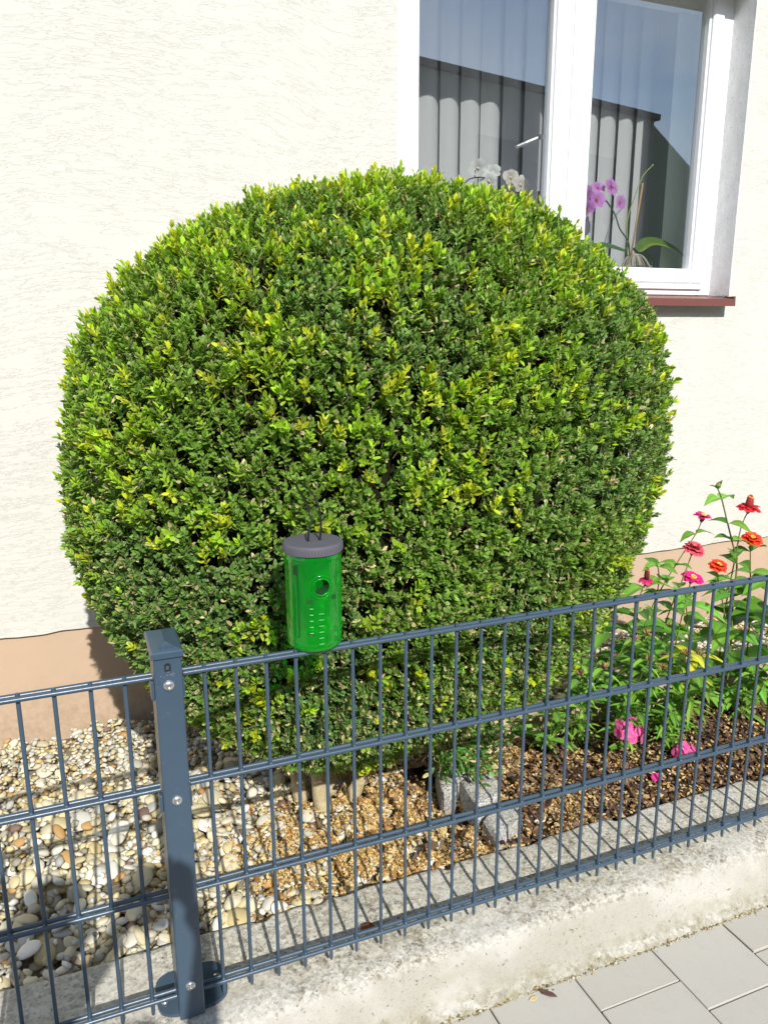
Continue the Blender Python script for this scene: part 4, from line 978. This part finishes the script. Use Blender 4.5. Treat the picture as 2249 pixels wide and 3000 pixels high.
def petal_mesh(col, col2=None, w=.34):
    key = (col, w)
    if key in petcache: return petcache[key]
    b = MB(); n = 4
    for i in range(n + 1):
        t = i / n; hw = w * (.35 + .65 * sin(pi * min(1, .15 + t * .62))) * (1 if i < n else .62); c = [col[q] * (.75 + .3 * t) for q in range(3)]
        for s in (-1, 0, 1): b.v.append((s * hw, t, .10 * sin(t * pi) + (.05 * abs(s)))); b.c.append(tuple(min(1, x) for x in c))
    for i in range(n):
        for q in range(2): a = i * 3 + q; b.f.append((a, a + 1, a + 4, a + 3))
    petcache[key] = b.mesh('petal', M['petal'], True, True); return petcache[key]
def zinnia_flower(parent, p, axis, r, col, center, rings, cone=.6, old=False):
    r *= 1.18
    """rings: list of (count, length factor, tilt deg up from horizontal, height)"""
    loc = Vector(p) - parent.location; qt = Vector((0, 0, 1)).rotation_difference(Vector(axis).normalized())
    b = MB(); b.col((.10, .16, .04)).lathe([(r * .08, -r * .55), (r * .22, -r * .35), (r * .30, -r * .1), (r * .25, 0)], 10)
    b.col(center[0]).lathe([(r * .30, 0), (r * .34, r * cone * .35), (r * .27, r * cone * .8), (r * .10, r * cone), (r * .01, r * cone)], 12)
    for k in range(16):
        a = k * 2.4; rr = r * (.12 + .2 * ((k * .37) % 1)); b.col(center[1]).lathe([(r * .05, 0), (r * .065, r * .10), (r * .01, r * .15)], 5, (rr * cos(a), rr * sin(a), r * cone * (.95 - .35 * (rr / (r * .32)) ** 2)))
    fo = b.build('flower', M['stem'], parent, True, True); fo.location = loc; fo.rotation_euler = qt.to_euler()
    pm = petal_mesh(col)
    for (cnt, lf, tilt, hgt_) in rings:
        for k in range(cnt):
            a = 2 * pi * k / cnt + random.uniform(-.12, .12) + tilt; t = radians(tilt + random.uniform(-9, 9)); s = r * lf * random.uniform(.9, 1.08)
            o = link('petal', pm, fo, (-sin(a) * r * .2, cos(a) * r * .2, r * hgt_), (Matrix.Rotation(a, 3, 'Z') @ Matrix.Rotation(t, 3, 'X')).to_euler(), (s, s * .85, s))
    return fo
def zplant(base, pts, label, flower=None, bud=False, nodes=(), size=.055, r=.0017, seed=0, twist=0., lower=True):
    random.seed(seed + 100); root = empty('zinnia', base, label, 'zinnia', 'zinnias by the gravel')
    path = spline([base] + pts); b = MB(); m = len(path)
    for i, q in enumerate(path): pass
    b.col((.14, .17, .05)); b.tube([q - root.location for q in path], [r * (1.5 - .6 * i / m) for i in range(m)], 7); b.build('stem', M['stem'], root, True, True)
    L_ = []; tot = 0
    zs = list(nodes)
    if lower: z = base[2] + .09; 
    if lower:
        zmin = min(nodes) if nodes else pts[-1][2]
        while z < zmin - .04: zs.append(z); z += .048
    for kk, z in enumerate(zs):
        q = min(path, key=lambda p_: abs(p_.z - z)); az = twist + kk * 1.45 + random.uniform(-.3, .3); big = size * (1.25 if z > .3 else 1.75) * random.uniform(.85, 1.2)
        for s in (0, pi):
            a = az + s + random.uniform(-.2, .2); el = random.uniform(.0, .45); place_leaf(random.choice(ZL), root, q, (cos(a), sin(a), el), (random.uniform(-.2, .2), random.uniform(-.2, .2), 1), big)
    if flower: zinnia_flower(root, path[-1] + Vector(flower[0]).normalized() * flower[1] * .4, *flower)
    if bud:
        b = MB(); b.col((.16, .26, .06)).lathe([(.002, -.004), (.007, 0), (.0085, .006), (.006, .012), (.002, .015)], 10, path[-1] - root.location + Vector((0, 0, .004))); b.col((.35, .08, .05)).lathe([(.004, .0145), (.001, .017)], 8, path[-1] - root.location + Vector((0, 0, .004))); b.build('bud', M['stem'], root, True, True)
        for a, e, l in ((.2, 1.6, .032), (2.8, .5, .03), (4.3, .9, .02)): place_leaf(ZL[2], root, path[-1], (cos(a), sin(a), e), (-cos(a), -sin(a), .6), l)
    return root
Yz = .55; flat = [(14, .95, 6, .05), (10, .8, 22, .12)]
PINK = (.80, .05, .30); MAG = (.78, .025, .28); ORA = (.90, .085, .035); CRIM = (.55, .02, .04); COR = (.80, .12, .20); REDO = (.68, .035, .045)
YC = ((.55, .22, .05), (.90, .60, .08)); DC = ((.16, .02, .02), (.60, .22, .04))
zplant((1.67, Yz, -.085), [(1.665, Yz, .12), (1.654, Yz, .30), (1.654, Yz, .407), (1.623, Yz, .486), (1.6, Yz, .54), (1.566, Yz, .62), (1.547, Yz, .652)], 'tallest zinnia with a closed green bud at its tip', None, True, (.618, .538, .485, .40, .34), .062, .0022, 1, .15)
zplant((1.25, .56, -.085), [(1.275, .56, .1), (1.33, .555, .28), (1.361, Yz, .357), (1.41, Yz, .43), (1.479, Yz, .522), (1.496, Yz, .560)], 'leaning zinnia with a small flat pink flower, second tallest', ((.1, -.15, 1), .023, PINK, YC, flat, .45), False, (.520,), .040, .0016, 2, .1)
zplant((1.38, .58, -.085), [(1.40, .57, .2), (1.444, Yz, .385), (1.471, Yz, .462)], 'zinnia with a layered coral pink flower against the plinth', ((.15, -.2, 1), .027, COR, YC, [(16, 1, -8, 0), (14, .9, 10, .14), (12, .75, 26, .26), (8, .5, 50, .35)], .4), False, (.36,), .045, .0016, 3, .5)
zplant((1.64, .52, -.085), [(1.635, .53, .15), (1.617, Yz, .272), (1.589, Yz, .348), (1.574, Yz, .400)], 'zinnia with a full orange red flower', ((.05, -.35, 1), .023, ORA, YC, [(16, 1, -5, 0), (13, .88, 14, .16), (10, .7, 32, .28)], .42), False, (.372, .345), .034, .0016, 4, 1.2, False)
zplant((1.42, .55, -.085), [(1.43, .55, .1), (1.455, Yz, .27), (1.476, Yz, .372)], 'zinnia with a flat magenta flower just above the top rail', ((.05, -.4, 1), .027, MAG, YC, [(15, .98, 2, .05), (11, .85, 16, .12)], .35), False, (.33, .26), .045, .0016, 5, .3)
zplant((1.26, .52, -.085), [(1.27, .53, .15), (1.285, Yz, .33), (1.308, Yz, .394)], 'zinnia with a dark brown cone and drooping magenta petals beside the shrub', ((-.1, -.1, 1), .020, (.75, .05, .22), DC, [(9, 1, -28, 0)], 1.6), False, (.375, .31, .24), .060, .0017, 6, -.25)
zplant((1.66, .58, -.085), [(1.655, .58, .2), (1.646, Yz, .442), (1.655, Yz, .522), (1.676, Yz, .572)], 'tall zinnia with a red flower and crimson cone at the right edge', ((.0, -.1, 1), .030, REDO, ((.35, .03, .03), (.75, .35, .06)), [(12, 1, -14, .02), (8, .8, 4, .1)], 1.15), False, (.44, .33), .05, .0018, 7, .9)
zplant((1.74, .55, -.085), [(1.735, Yz, .2), (1.71, Yz, .40), (1.700, Yz, .470)], 'zinnia with an orange flower cut by the right edge', ((.0, -.35, 1), .026, ORA, YC, [(16, 1, 0, 0), (13, .85, 18, .16), (8, .6, 36, .28)], .42), False, (.44, .38, .32), .055, .0018, 8, .2)
zplant((1.35, .57, -.085), [(1.352, .57, .2), (1.354, Yz, .379), (1.344, Yz, .440)], 'zinnia without a flower, a rosette of leaves at its tip', None, False, (.442, .436, .39), .040, .0015, 9, .2)
zplant((1.18, .60, -.085), [(1.19, .6, .1), (1.21, .6, .25), (1.24, .6, .33)], 'leafy low zinnia without flower close to the shrub', None, False, (.33, .29, .22), .060, .0016, 10, .7)
zplant((1.56, .60, -.085), [(1.55, .6, .1), (1.53, .6, .20), (1.50, .59, .31)], 'bushy zinnia without flower between the tall stems', None, False, (.30, .27, .2), .058, .0016, 11, .4)
zplant((1.80, .50, -.085), [(1.80, .5, .1), (1.78, .5, .25), (1.77, .5, .36)], 'broad leaved zinnia at the right edge behind the fence', None, False, (.36, .30, .24, .18), .085, .002, 12, .1)

def phlox(base, tops, label, seed, size=.07, flower=None, head=False, yellow=False, dens=.032):
    random.seed(seed + 500); root = empty('phlox', base, label, 'phlox', 'phlox plants in the mulch'); k = 0
    for tpt in tops:
        mid = (Vector(base) + Vector(tpt)) / 2 + Vector((random.uniform(-.02, .02), random.uniform(-.02, .02), .02)); path = spline([base, mid, tpt], 8)
        b = MB(); b.col((.20, .24, .08)).tube([q - root.location for q in path], [.0022 - .0010 * i / len(path) for i in range(len(path))], 6); b.build('stem', M['stem'], root, True, True)
        ln = (Vector(tpt) - Vector(base)).length; nn = max(2, int(ln / dens)); az = random.uniform(0, 6)
        for j in range(1, nn + 1):
            q = path[min(len(path) - 1, int(j / nn * (len(path) - 1)))]; az += 1.57 + random.uniform(-.3, .3)
            for s in (0, pi):
                a = az + s; me = random.choice(PL) if not (yellow and j >= nn - 1) else YL[0]
                place_leaf(me, root, q, (cos(a), sin(a), random.uniform(-.1, .55)), (random.uniform(-.2, .2), random.uniform(-.2, .2), 1), size * random.uniform(.70, 1.15))
        if head:
            b = MB()
            for q in range(16):
                a = random.uniform(0, 6.28); e = random.uniform(.2, 1.4); d = Vector((cos(a) * cos(e), sin(a) * cos(e), sin(e))); p0 = path[-1] - root.location; b.col(random.choice(((.30, .16, .10), (.42, .26, .10), (.45, .12, .14), (.25, .22, .07)))).tube([p0, p0 + d * random.uniform(.010, .018), p0 + d * random.uniform(.018, .024)], [.0007, .0016, .0005], 5)
            b.build('seed_head', M['stem'], root, True, True)
    if flower:
        (c, R_, col, cnt) = flower; c = Vector(c); fo = None
        b = MB(); b.col((.25, .32, .08)); 
        for k in range(9): a = k * 2.4; b.tube([Vector((0, 0, -R_ * .5)), Vector((cos(a) * R_ * .5, sin(a) * R_ * .5, R_ * .1))], .0008, 5)
        fo = b.build('flower', M['stem'], root, True, True); fo.location = c - root.location
        pm = petal_mesh(col, w=.52)
        for k in range(cnt):
            g = k / cnt; th = k * 2.39996; ph_ = math.acos(1 - 1.25 * g); n_v = Vector((sin(ph_) * cos(th), sin(ph_) * sin(th) , cos(ph_))); n_v = (n_v + Vector((-.1, -.35, .1))).normalized()
            cpt = Vector((n_v.x, n_v.y, n_v.z * .7)) * R_ * random.uniform(.6, 1.05) + Vector((random.uniform(-1, 1), 0, random.uniform(-1, 1))) * R_ * .22; qz = Vector((0, 0, 1)).rotation_difference(n_v)
            for s in range(5):
                rt = qz.to_matrix() @ Matrix.Rotation(2 * pi * s / 5 + k, 3, 'Z') @ Matrix.Rotation(radians(random.uniform(-5, 18)), 3, 'X')
                link('petal', pm, fo, cpt, rt.to_euler(), (.0135,) * 3)
    return root
HOT = (.90, .16, .44)
phlox((1.20, .46, -.085), [(1.09, .37, .05), (1.16, .42, .10), (1.22, .40, .11)], 'phlox with a large bright pink flower head low behind the fence', 1, .065, ((1.103, .345, .056), .042, HOT, 22))
phlox((1.33, .42, -.085), [(1.305, .36, -.04), (1.27, .38, .02), (1.36, .38, -.01), (1.24, .36, .0)], 'low phlox with a small pink flower head touching the third rail', 2, .045, ((1.306, .345, -.046), .029, HOT, 13), dens=.022)
phlox((1.10, .56, -.085), [(1.07, .42, .215), (1.02, .45, .19), (1.13, .46, .22), (1.05, .50, .25)], 'phlox with dried brown seed heads next to the shrub', 3, .07, None, True)
phlox((1.26, .55, -.085), [(1.24, .44, .20), (1.30, .45, .16), (1.20, .46, .26), (1.28, .5, .25)], 'dense light green phlox in the middle of the clump', 4, .075, None, True)
phlox((1.42, .54, -.085), [(1.385, .40, .205), (1.34, .40, .22), (1.40, .44, .12)], 'phlox with bright yellow leaves and a pink budded tip', 5, .075, None, True, True)
phlox((1.36, .48, -.085), [(1.38, .38, .12), (1.43, .40, .08), (1.33, .39, .10), (1.30, .40, .05)], 'phlox with drooping dark green leaves above the bare mulch', 6, .085)
phlox((.98, .58, -.085), [(.96, .46, .10), (1.00, .44, .06), (1.04, .46, .12), (.93, .44, .02)], 'phlox at the foot of the shrub above the timber board', 7, .07, None, False, False)
phlox((1.66, .48, -.085), [(1.62, .42, .10), (1.68, .42, .14), (1.74, .44, .10), (1.6, .46, .02)], 'phlox at the right edge in shade', 8, .075)
# fallen petal and single debris pieces
b = MB(); b.col((.85, .05, .33)).add([(-.012, -.009, 0), (.012, -.010, .002), (.015, .008, .009), (-.004, .013, .010), (-.015, .004, .004)], [(0, 1, 2, 3, 4)]); o = b.build('fallen_petal', M['petal'], color=True, loc=(1.163, .288, -.064)); tagp(o, 'single hot pink petal lying on the bark mulch', 'petal')
def debris(name, loc, pts, th, col, label, cat, rz=0):
    b = MB(); n = len(pts); b.col(col); V = [(x, y, z) for (x, y, z) in pts] + [(x * .92, y * .92, z + th) for (x, y, z) in pts]; b.add(V, [tuple(reversed(range(n))), tuple(range(n, 2 * n))] + [(i, (i + 1) % n, n + (i + 1) % n, n + i) for i in range(n)])
    o = b.build(name, M['chip'], color=True, loc=loc); o.rotation_euler = (0, 0, rz); return tagp(o, label, cat)
debris('bark_piece', (.551, -.121, -.1485), [(-.020, .001, 0), (-.008, -.006, 0), (.008, -.005, .001), (.020, 0, .002), (.010, .005, .001), (-.006, .006, 0)], .003, (.10, .055, .05), 'dark brown sliver of bark on the grey pavers', 'bark', radians(-52))
debris('dry_leaf', (.519, -.1215, -.1485), [(-.010, 0, 0), (-.002, -.005, 0), (.009, -.002, .002), (.008, .003, .002), (-.002, .006, 0)], .0008, (.55, .42, .22), 'small tan dry leaf on the pavers beside the bark sliver', 'leaf')
b = MB(); b.lathe([(.0005, -.006), (.010, -.004), (.0135, 0), (.010, .005), (.0005, .007)], 12, capb=False, capt=False)
b.v = [(x * 1.15, y * .8, z) for x, y, z in b.v]
ob = b.build('nut_husk', mat_tinted('nut_husk', .45, .5, 0, 0, 0, (160, .006), objrand=False), smooth=True, loc=(.245, .060, -.042)); ob.data.color_attributes.new('tint', 'FLOAT_COLOR', 'POINT'); ob.data.color_attributes['tint'].data.foreach_set('color', np.tile([.20, .055, .02, 1], len(ob.data.vertices)).astype(np.float32)); tagp(ob, 'reddish brown wrinkled nut husk on the concrete kerb', 'nut husk')

# ================================================================== ORCHIDS on the inner sill
def orchid_flower(parent, p, axis, r, col, lip, back=None):
    r *= 1.28
    loc = Vector(p) - parent.location; qt = Vector((0, 0, 1)).rotation_difference(Vector(axis).normalized())
    b = MB(); b.col(lip[0]).lathe([(r * .03, -r * .1), (r * .16, 0), (r * .14, r * .15), (r * .03, r * .22)], 8); b.col(lip[1]).lathe([(r * .02, 0), (r * .09, r * .1), (r * .02, r * .3)], 8, (0, -r * .18, r * .05))
    fo = b.build('flower', M['stem'], parent, True, True); fo.location = loc; fo.rotation_euler = qt.to_euler(); wide = petal_mesh(col, w=.56); narrow = petal_mesh(tuple(c * .96 for c in col), w=.36); lm = petal_mesh(lip[0], w=.45)
    for a, m_, s in ((75, wide, 1.0), (-75, wide, 1.0), (0, narrow, .98), (142, narrow, .92), (-142, narrow, .92), (180, lm, .5)):
        link('petal', m_, fo, (0, 0, 0), (Matrix.Rotation(radians(a), 3, 'Z') @ Matrix.Rotation(radians(8), 3, 'X')).to_euler(), (r * s,) * 3)
    return fo
def oleaf(parent, pts, w, cols):
    path = spline(pts, 5); b = MB(); m = len(path)
    for i, p in enumerate(path):
        t = i / (m - 1); hw = w * sin(pi * (.08 + .88 * t)) ** .6; d = (path[min(i + 1, m - 1)] - path[max(i - 1, 0)]).normalized(); s_ = Vector((-.25, -.25, 1)).cross(d).normalized() if False else d.cross(Vector((.1, -.55, .8))).normalized()
        for q, c in ((-1, cols[0]), (0, cols[0]), (1, cols[1])): b.v.append(tuple(p - parent.location + s_ * hw * q + Vector((0, 0, .004 * abs(q))))); b.c.append(c)
    for i in range(m - 1):
        for q in (0, 1): a = i * 3 + q; b.f.append((a, a + 1, a + 4, a + 3))
    return b.build('leaf', M['gleaf'], parent, True, True)
YO = 1.47
po = empty('orchid', (1.94, YO, 1.322), 'purple pink orchid with bamboo stake and tangled roots on the inner window sill', 'orchid')
lil = (.74, .34, .78); lipm = ((.50, .03, .25), (.95, .45, .08))
for p, ax, r in (((1.732, YO, 1.594), (-.1, -1, .1), .030), ((1.790, YO - .005, 1.640), (.3, -1, .3), .028), ((1.842, YO, 1.590), (.3, -1, -.1), .026), ((1.690, YO + .01, 1.610), (-.9, -.6, .1), .030), ((1.694, YO, 1.565), (-.5, -.9, -.4), .024), ((1.812, YO + .01, 1.655), (.5, -.8, .5), .026), ((1.748, YO + .015, 1.640), (-.2, -.8, .6), .024)): orchid_flower(po, p, ax, r, lil, lipm)
def opart(name, b, mat=None, par=po): return b.build(name, mat or M['stem'], par, True, True)
L_ = lambda pts, o: [Vector(p) - o.location for p in pts]
b = MB(); b.col((.05, .09, .05)).tube(L_(spline([(1.908, YO, 1.40), (1.897, YO, 1.45), (1.853, YO, 1.495), (1.825, YO, 1.547), (1.783, YO, 1.592), (1.75, YO, 1.605), (1.70, YO, 1.60)]), po), .0028, 7); opart('flower_stem', b)
b = MB(); b.col((.36, .42, .10)).tube(L_(spline([(1.905, YO + .01, 1.40), (1.893, YO + .01, 1.524), (1.913, YO + .01, 1.595), (1.942, YO + .01, 1.671), (1.963, YO + .01, 1.708), (1.996, YO + .01, 1.737)]), po), [.0030 - .0011 * i / 25 for i in range(26)], 7); b.col((.5, .45, .2)).lathe([(.001, -.003), (.005, 0), (.001, .005)], 8, Vector((1.997, YO + .01, 1.739)) - po.location); opart('bare_stem', b)
b = MB(); b.tube(L_([(1.905, YO - .008, 1.37), (1.942, YO - .008, 1.668)], po), .0034, 8); b.build('stake', M['wood'], po, True)
b = MB()
for k in range(26):
    a = k * 2.4; rr = .03 + .035 * ((k * .61) % 1); p0 = Vector((1.930, YO, 1.405)); mid = p0 + Vector((cos(a) * rr * .6, sin(a) * rr * .5, -.012)); e = Vector((1.935 + cos(a) * rr * 1.1, YO + sin(a) * rr * .8, 1.352)); b.col(random.choice(((.52, .45, .36), (.40, .33, .24), (.60, .54, .44)))).tube(L_(spline([p0, mid, e], 4), po), .0022, 6)
opart('roots', b)
b = MB(); b.lathe([(.048, 0), (.066, .034), (.070, .036)], 32, (0, 0, .0), capt=False); b.build('pot', M['clear'], po, True)
oleaf(po, [(1.945, YO, 1.415), (1.985, YO - .01, 1.448), (2.05, YO - .02, 1.446), (2.12, YO - .03, 1.418), (2.170, YO - .03, 1.385)], .034, ((.13, .24, .03), (.34, .46, .06)))
oleaf(po, [(1.945, YO + .01, 1.41), (1.99, YO + .03, 1.415), (2.045, YO + .04, 1.39), (2.065, YO + .05, 1.345), (2.06, YO + .05, 1.328)], .034, ((.05, .11, .05), (.07, .14, .07)))
oleaf(po, [(1.90, YO + .01, 1.41), (1.85, YO + .02, 1.425), (1.79, YO + .02, 1.432), (1.745, YO + .02, 1.420)], .022, ((.07, .14, .06), (.09, .17, .07)))
wo = empty('orchid', (1.30, YO, 1.322), 'white orchid behind the left pane with blooms just above the shrub', 'orchid')
wht = (.86, .86, .84); lw_ = ((.80, .78, .70), (.70, .50, .15))
for p, ax, r in (((1.216, YO, 1.674), (-.7, -.8, .1), .026), ((1.278, YO, 1.664), (-.5, -.9, .3), .024), ((1.262, YO, 1.634), (-.6, -.9, .0), .026)): orchid_flower(wo, p, ax, r, wht, lw_)
b = MB(); b.col((.06, .06, .05)).tube(L_(spline([(1.12, YO, 1.34), (1.13, YO, 1.56), (1.169, YO, 1.625), (1.204, YO, 1.642), (1.245, YO, 1.645)]), wo), .0022, 7); b.tube(L_([(1.204, YO, 1.642), (1.206, YO, 1.668)], wo), .0016, 6); b.build('flower_stem', M['stem'], wo, True, True)
b = MB(); b.lathe([(.045, 0), (.060, .08), (.063, .085)], 28, (-.17, 0, 0), capt=False); b.build('pot', M['clear'], wo, True)
wo2 = empty('orchid', (1.48, YO, 1.322), 'cream white orchid with two open blooms beside the mullion', 'orchid')
crm = (.85, .80, .74)
for p, ax, r in (((1.350, YO, 1.652), (-.05, -1, .1), .026), ((1.393, YO, 1.630), (.05, -1, .0), .027)): orchid_flower(wo2, p, ax, r, crm, ((.80, .70, .50), (.60, .35, .15)))
b = MB(); b.col((.07, .06, .05)).tube(L_(spline([(1.49, YO, 1.34), (1.48, YO, 1.50), (1.459, YO, 1.566), (1.406, YO, 1.606), (1.39, YO + .01, 1.63), (1.35, YO + .01, 1.65)]), wo2), .0026, 7); b.build('flower_stem', M['stem'], wo2, True, True)
b = MB(); b.box(-.0095, -.0005, .0, .003, .02, .291); b.build('stake', mat_paint('brown_stake', (.22, .10, .07), .7), wo2)
b = MB(); b.lathe([(.045, 0), (.060, .08), (.063, .085)], 28, capt=False); b.build('pot', M['clear'], wo2, True)

#@@PERSON
# ================================================================== the person taking the picture; only the shadow on gravel, post and kerb is in the photo
def person():
    root = empty('person', (-.43, -1.55, -.15), 'person behind the viewpoint in grey shirt and jeans holding up a phone', 'person')
    def skin(name, chains, mat, sub=2, parent=root):
        V = []; E = []; Rr = []; ids = {}
        for ch in chains:
            prev = None
            for (key, p, r) in ch:
                if key in ids: q = ids[key]
                else: q = len(V); ids[key] = q; V.append(p); Rr.append(r)
                if prev is not None: E.append((prev, q))
                prev = q
        me = bpy.data.meshes.new(name); me.from_pydata(V, E, []); me.materials.append(mat); o = link(name, me, parent)
        m = o.modifiers.new('skin', 'SKIN'); m.use_smooth_shade = True; lay = me.skin_vertices[0].data
        for q, r in enumerate(Rr): lay[q].radius = (r, r) if not isinstance(r, tuple) else r
        lay[0].use_root = True; sm_ = o.modifiers.new('sub', 'SUBSURF'); sm_.levels = sm_.render_levels = sub; return o
    skinm = mat_paint('skin', (.50, .30, .21), .55, .05); shirt = mat_paint('grey_shirt', (.16, .17, .19), .9, .1); jeans = mat_paint('blue_jeans', (.06, .09, .16), .9, .1); hair = mat_paint('brown_hair', (.05, .03, .02), .6, .2)
    # body: pelvis root, spine, neck, head, two legs, two arms reaching forward to the phone
    body = skin('body', [
        [('pel', (0, 0, .86), (.145, .10)), ('wai', (0, .01, 1.0), (.13, .09)), ('che', (0, .02, 1.16), (.15, .10)), ('nec', (0, .02, 1.305), (.055, .055)), ('hd0', (0, .04, 1.40), (.066, .075)), ('hd1', (0, .035, 1.49), (.074, .088)), ('hd2', (0, .03, 1.56), (.050, .058))],
        [('pel', (0, 0, .86), .1), ('lh', (-.09, 0, .78), .085), ('lk', (-.10, .02, .45), .055), ('la', (-.11, -.02, .09), .038), ('lf', (-.12, .12, .035), .032)],
        [('pel', (0, 0, .86), .1), ('rh', (.09, 0, .78), .085), ('rk', (.10, .02, .45), .055), ('ra', (.11, -.02, .09), .038), ('rf', (.12, .12, .035), .032)],
        [('che', (0, .02, 1.16), .1), ('ls', (-.17, .02, 1.22), .052), ('le', (-.20, .08, .99), .040), ('lw', (.13, .32, 1.20), .024), ('lp', (.165, .345, 1.245), (.026, .018))],
        [('che', (0, .02, 1.16), .1), ('rs', (.17, .02, 1.22), .052), ('re', (.25, .10, .99), .040), ('rw', (.305, .32, 1.20), .024), ('rp', (.280, .345, 1.245), (.026, .018))]], skinm)
    skin('shirt', [[('a', (0, 0, .90), (.155, .110)), ('b', (0, .01, 1.02), (.145, .105)), ('c', (0, .02, 1.17), (.165, .115)), ('d', (0, .02, 1.26), (.09, .07))],
        [('c', (0, .02, 1.17), .1), ('e', (-.17, .02, 1.22), .066), ('f', (-.195, .06, 1.06), .055)], [('c', (0, .02, 1.17), .1), ('g', (.17, .02, 1.22), .066), ('h', (.235, .07, 1.06), .055)]], shirt)
    skin('trousers', [[('a', (0, 0, .90), (.15, .108)), ('b', (0, 0, .84), (.15, .108)), ('c', (-.09, 0, .76), .095), ('d', (-.10, .02, .45), .066), ('e', (-.11, -.02, .08), .052)], [('b', (0, 0, .84), .1), ('f', (.09, 0, .76), .095), ('g', (.10, .02, .45), .066), ('h', (.11, -.02, .08), .052)]], jeans)
    b = MB(); b.lathe([(.060, 1.44), (.080, 1.49), (.082, 1.54), (.066, 1.585), (.03, 1.608), (.001, 1.612)], 20, (0, .015, 0), capb=False); o = b.build('hair', hair, root, True)
    b = MB()
    b.tube([(0, .115, 1.495), (0, .137, 1.465), (0, .120, 1.452)], [.006, .011, .009], 8); b.build('nose', skinm, root, True)
    b = MB(); b.tube([(-.022, .112, 1.425), (0, .118, 1.423), (.022, .112, 1.425)], [.002, .006, .002], 8); b.build('mouth', mat_paint('lips', (.40, .14, .12), .5), root, True)
    for sgn in (-1, 1):
        b = MB(); b.lathe([(.001, -.011), (.008, -.008), (.011, 0), (.008, .008), (.001, .011)], 12, (sgn * .028, .104, 1.49)); b.build('eye', mat_paint('eye', (.7, .7, .7), .2), root, True)
        b = MB(); b.tube([(sgn * .078, .03, 1.505), (sgn * .086, .02, 1.48), (sgn * .078, .03, 1.455)], [.006, .011, .005], 8); b.build('ear', skinm, root, True)
        hx = .223 + sgn * .060
        for f in range(4):
            z = 1.235 + f * .018; ln = (.030, .036, .034, .026)[f]
            b = MB(); b.tube([(hx, .350, z), (hx - sgn * .004, .372, z + .001), (hx - sgn * (.006 + ln * .5), .392, z + .001), (hx - sgn * (.004 + ln * .9), .388, z)], [.0085, .008, .0075, .006], 8); b.build('finger', skinm, root, True)
        b = MB(); b.tube([(hx, .345, 1.232), (hx - sgn * .012, .352, 1.252), (hx - sgn * .026, .354, 1.268)], [.010, .009, .0075], 8); b.build('thumb', skinm, root, True)
    ph = empty('phone', (-.2124, -1.186, 1.12), 'black phone held upright by the person at the viewpoint', 'phone')
    b = MB(); b.box(-.037, .037, -.0042, .0042, -.075, .060, .003); o = b.build('case', M['black'], ph); ph.rotation_euler = (radians(-13.4), 0, radians(-22))
    b = MB(); b.box(-.034, .034, -.0052, -.0044, -.070, .055); b.build('screen', M['dark'], ph)
person()
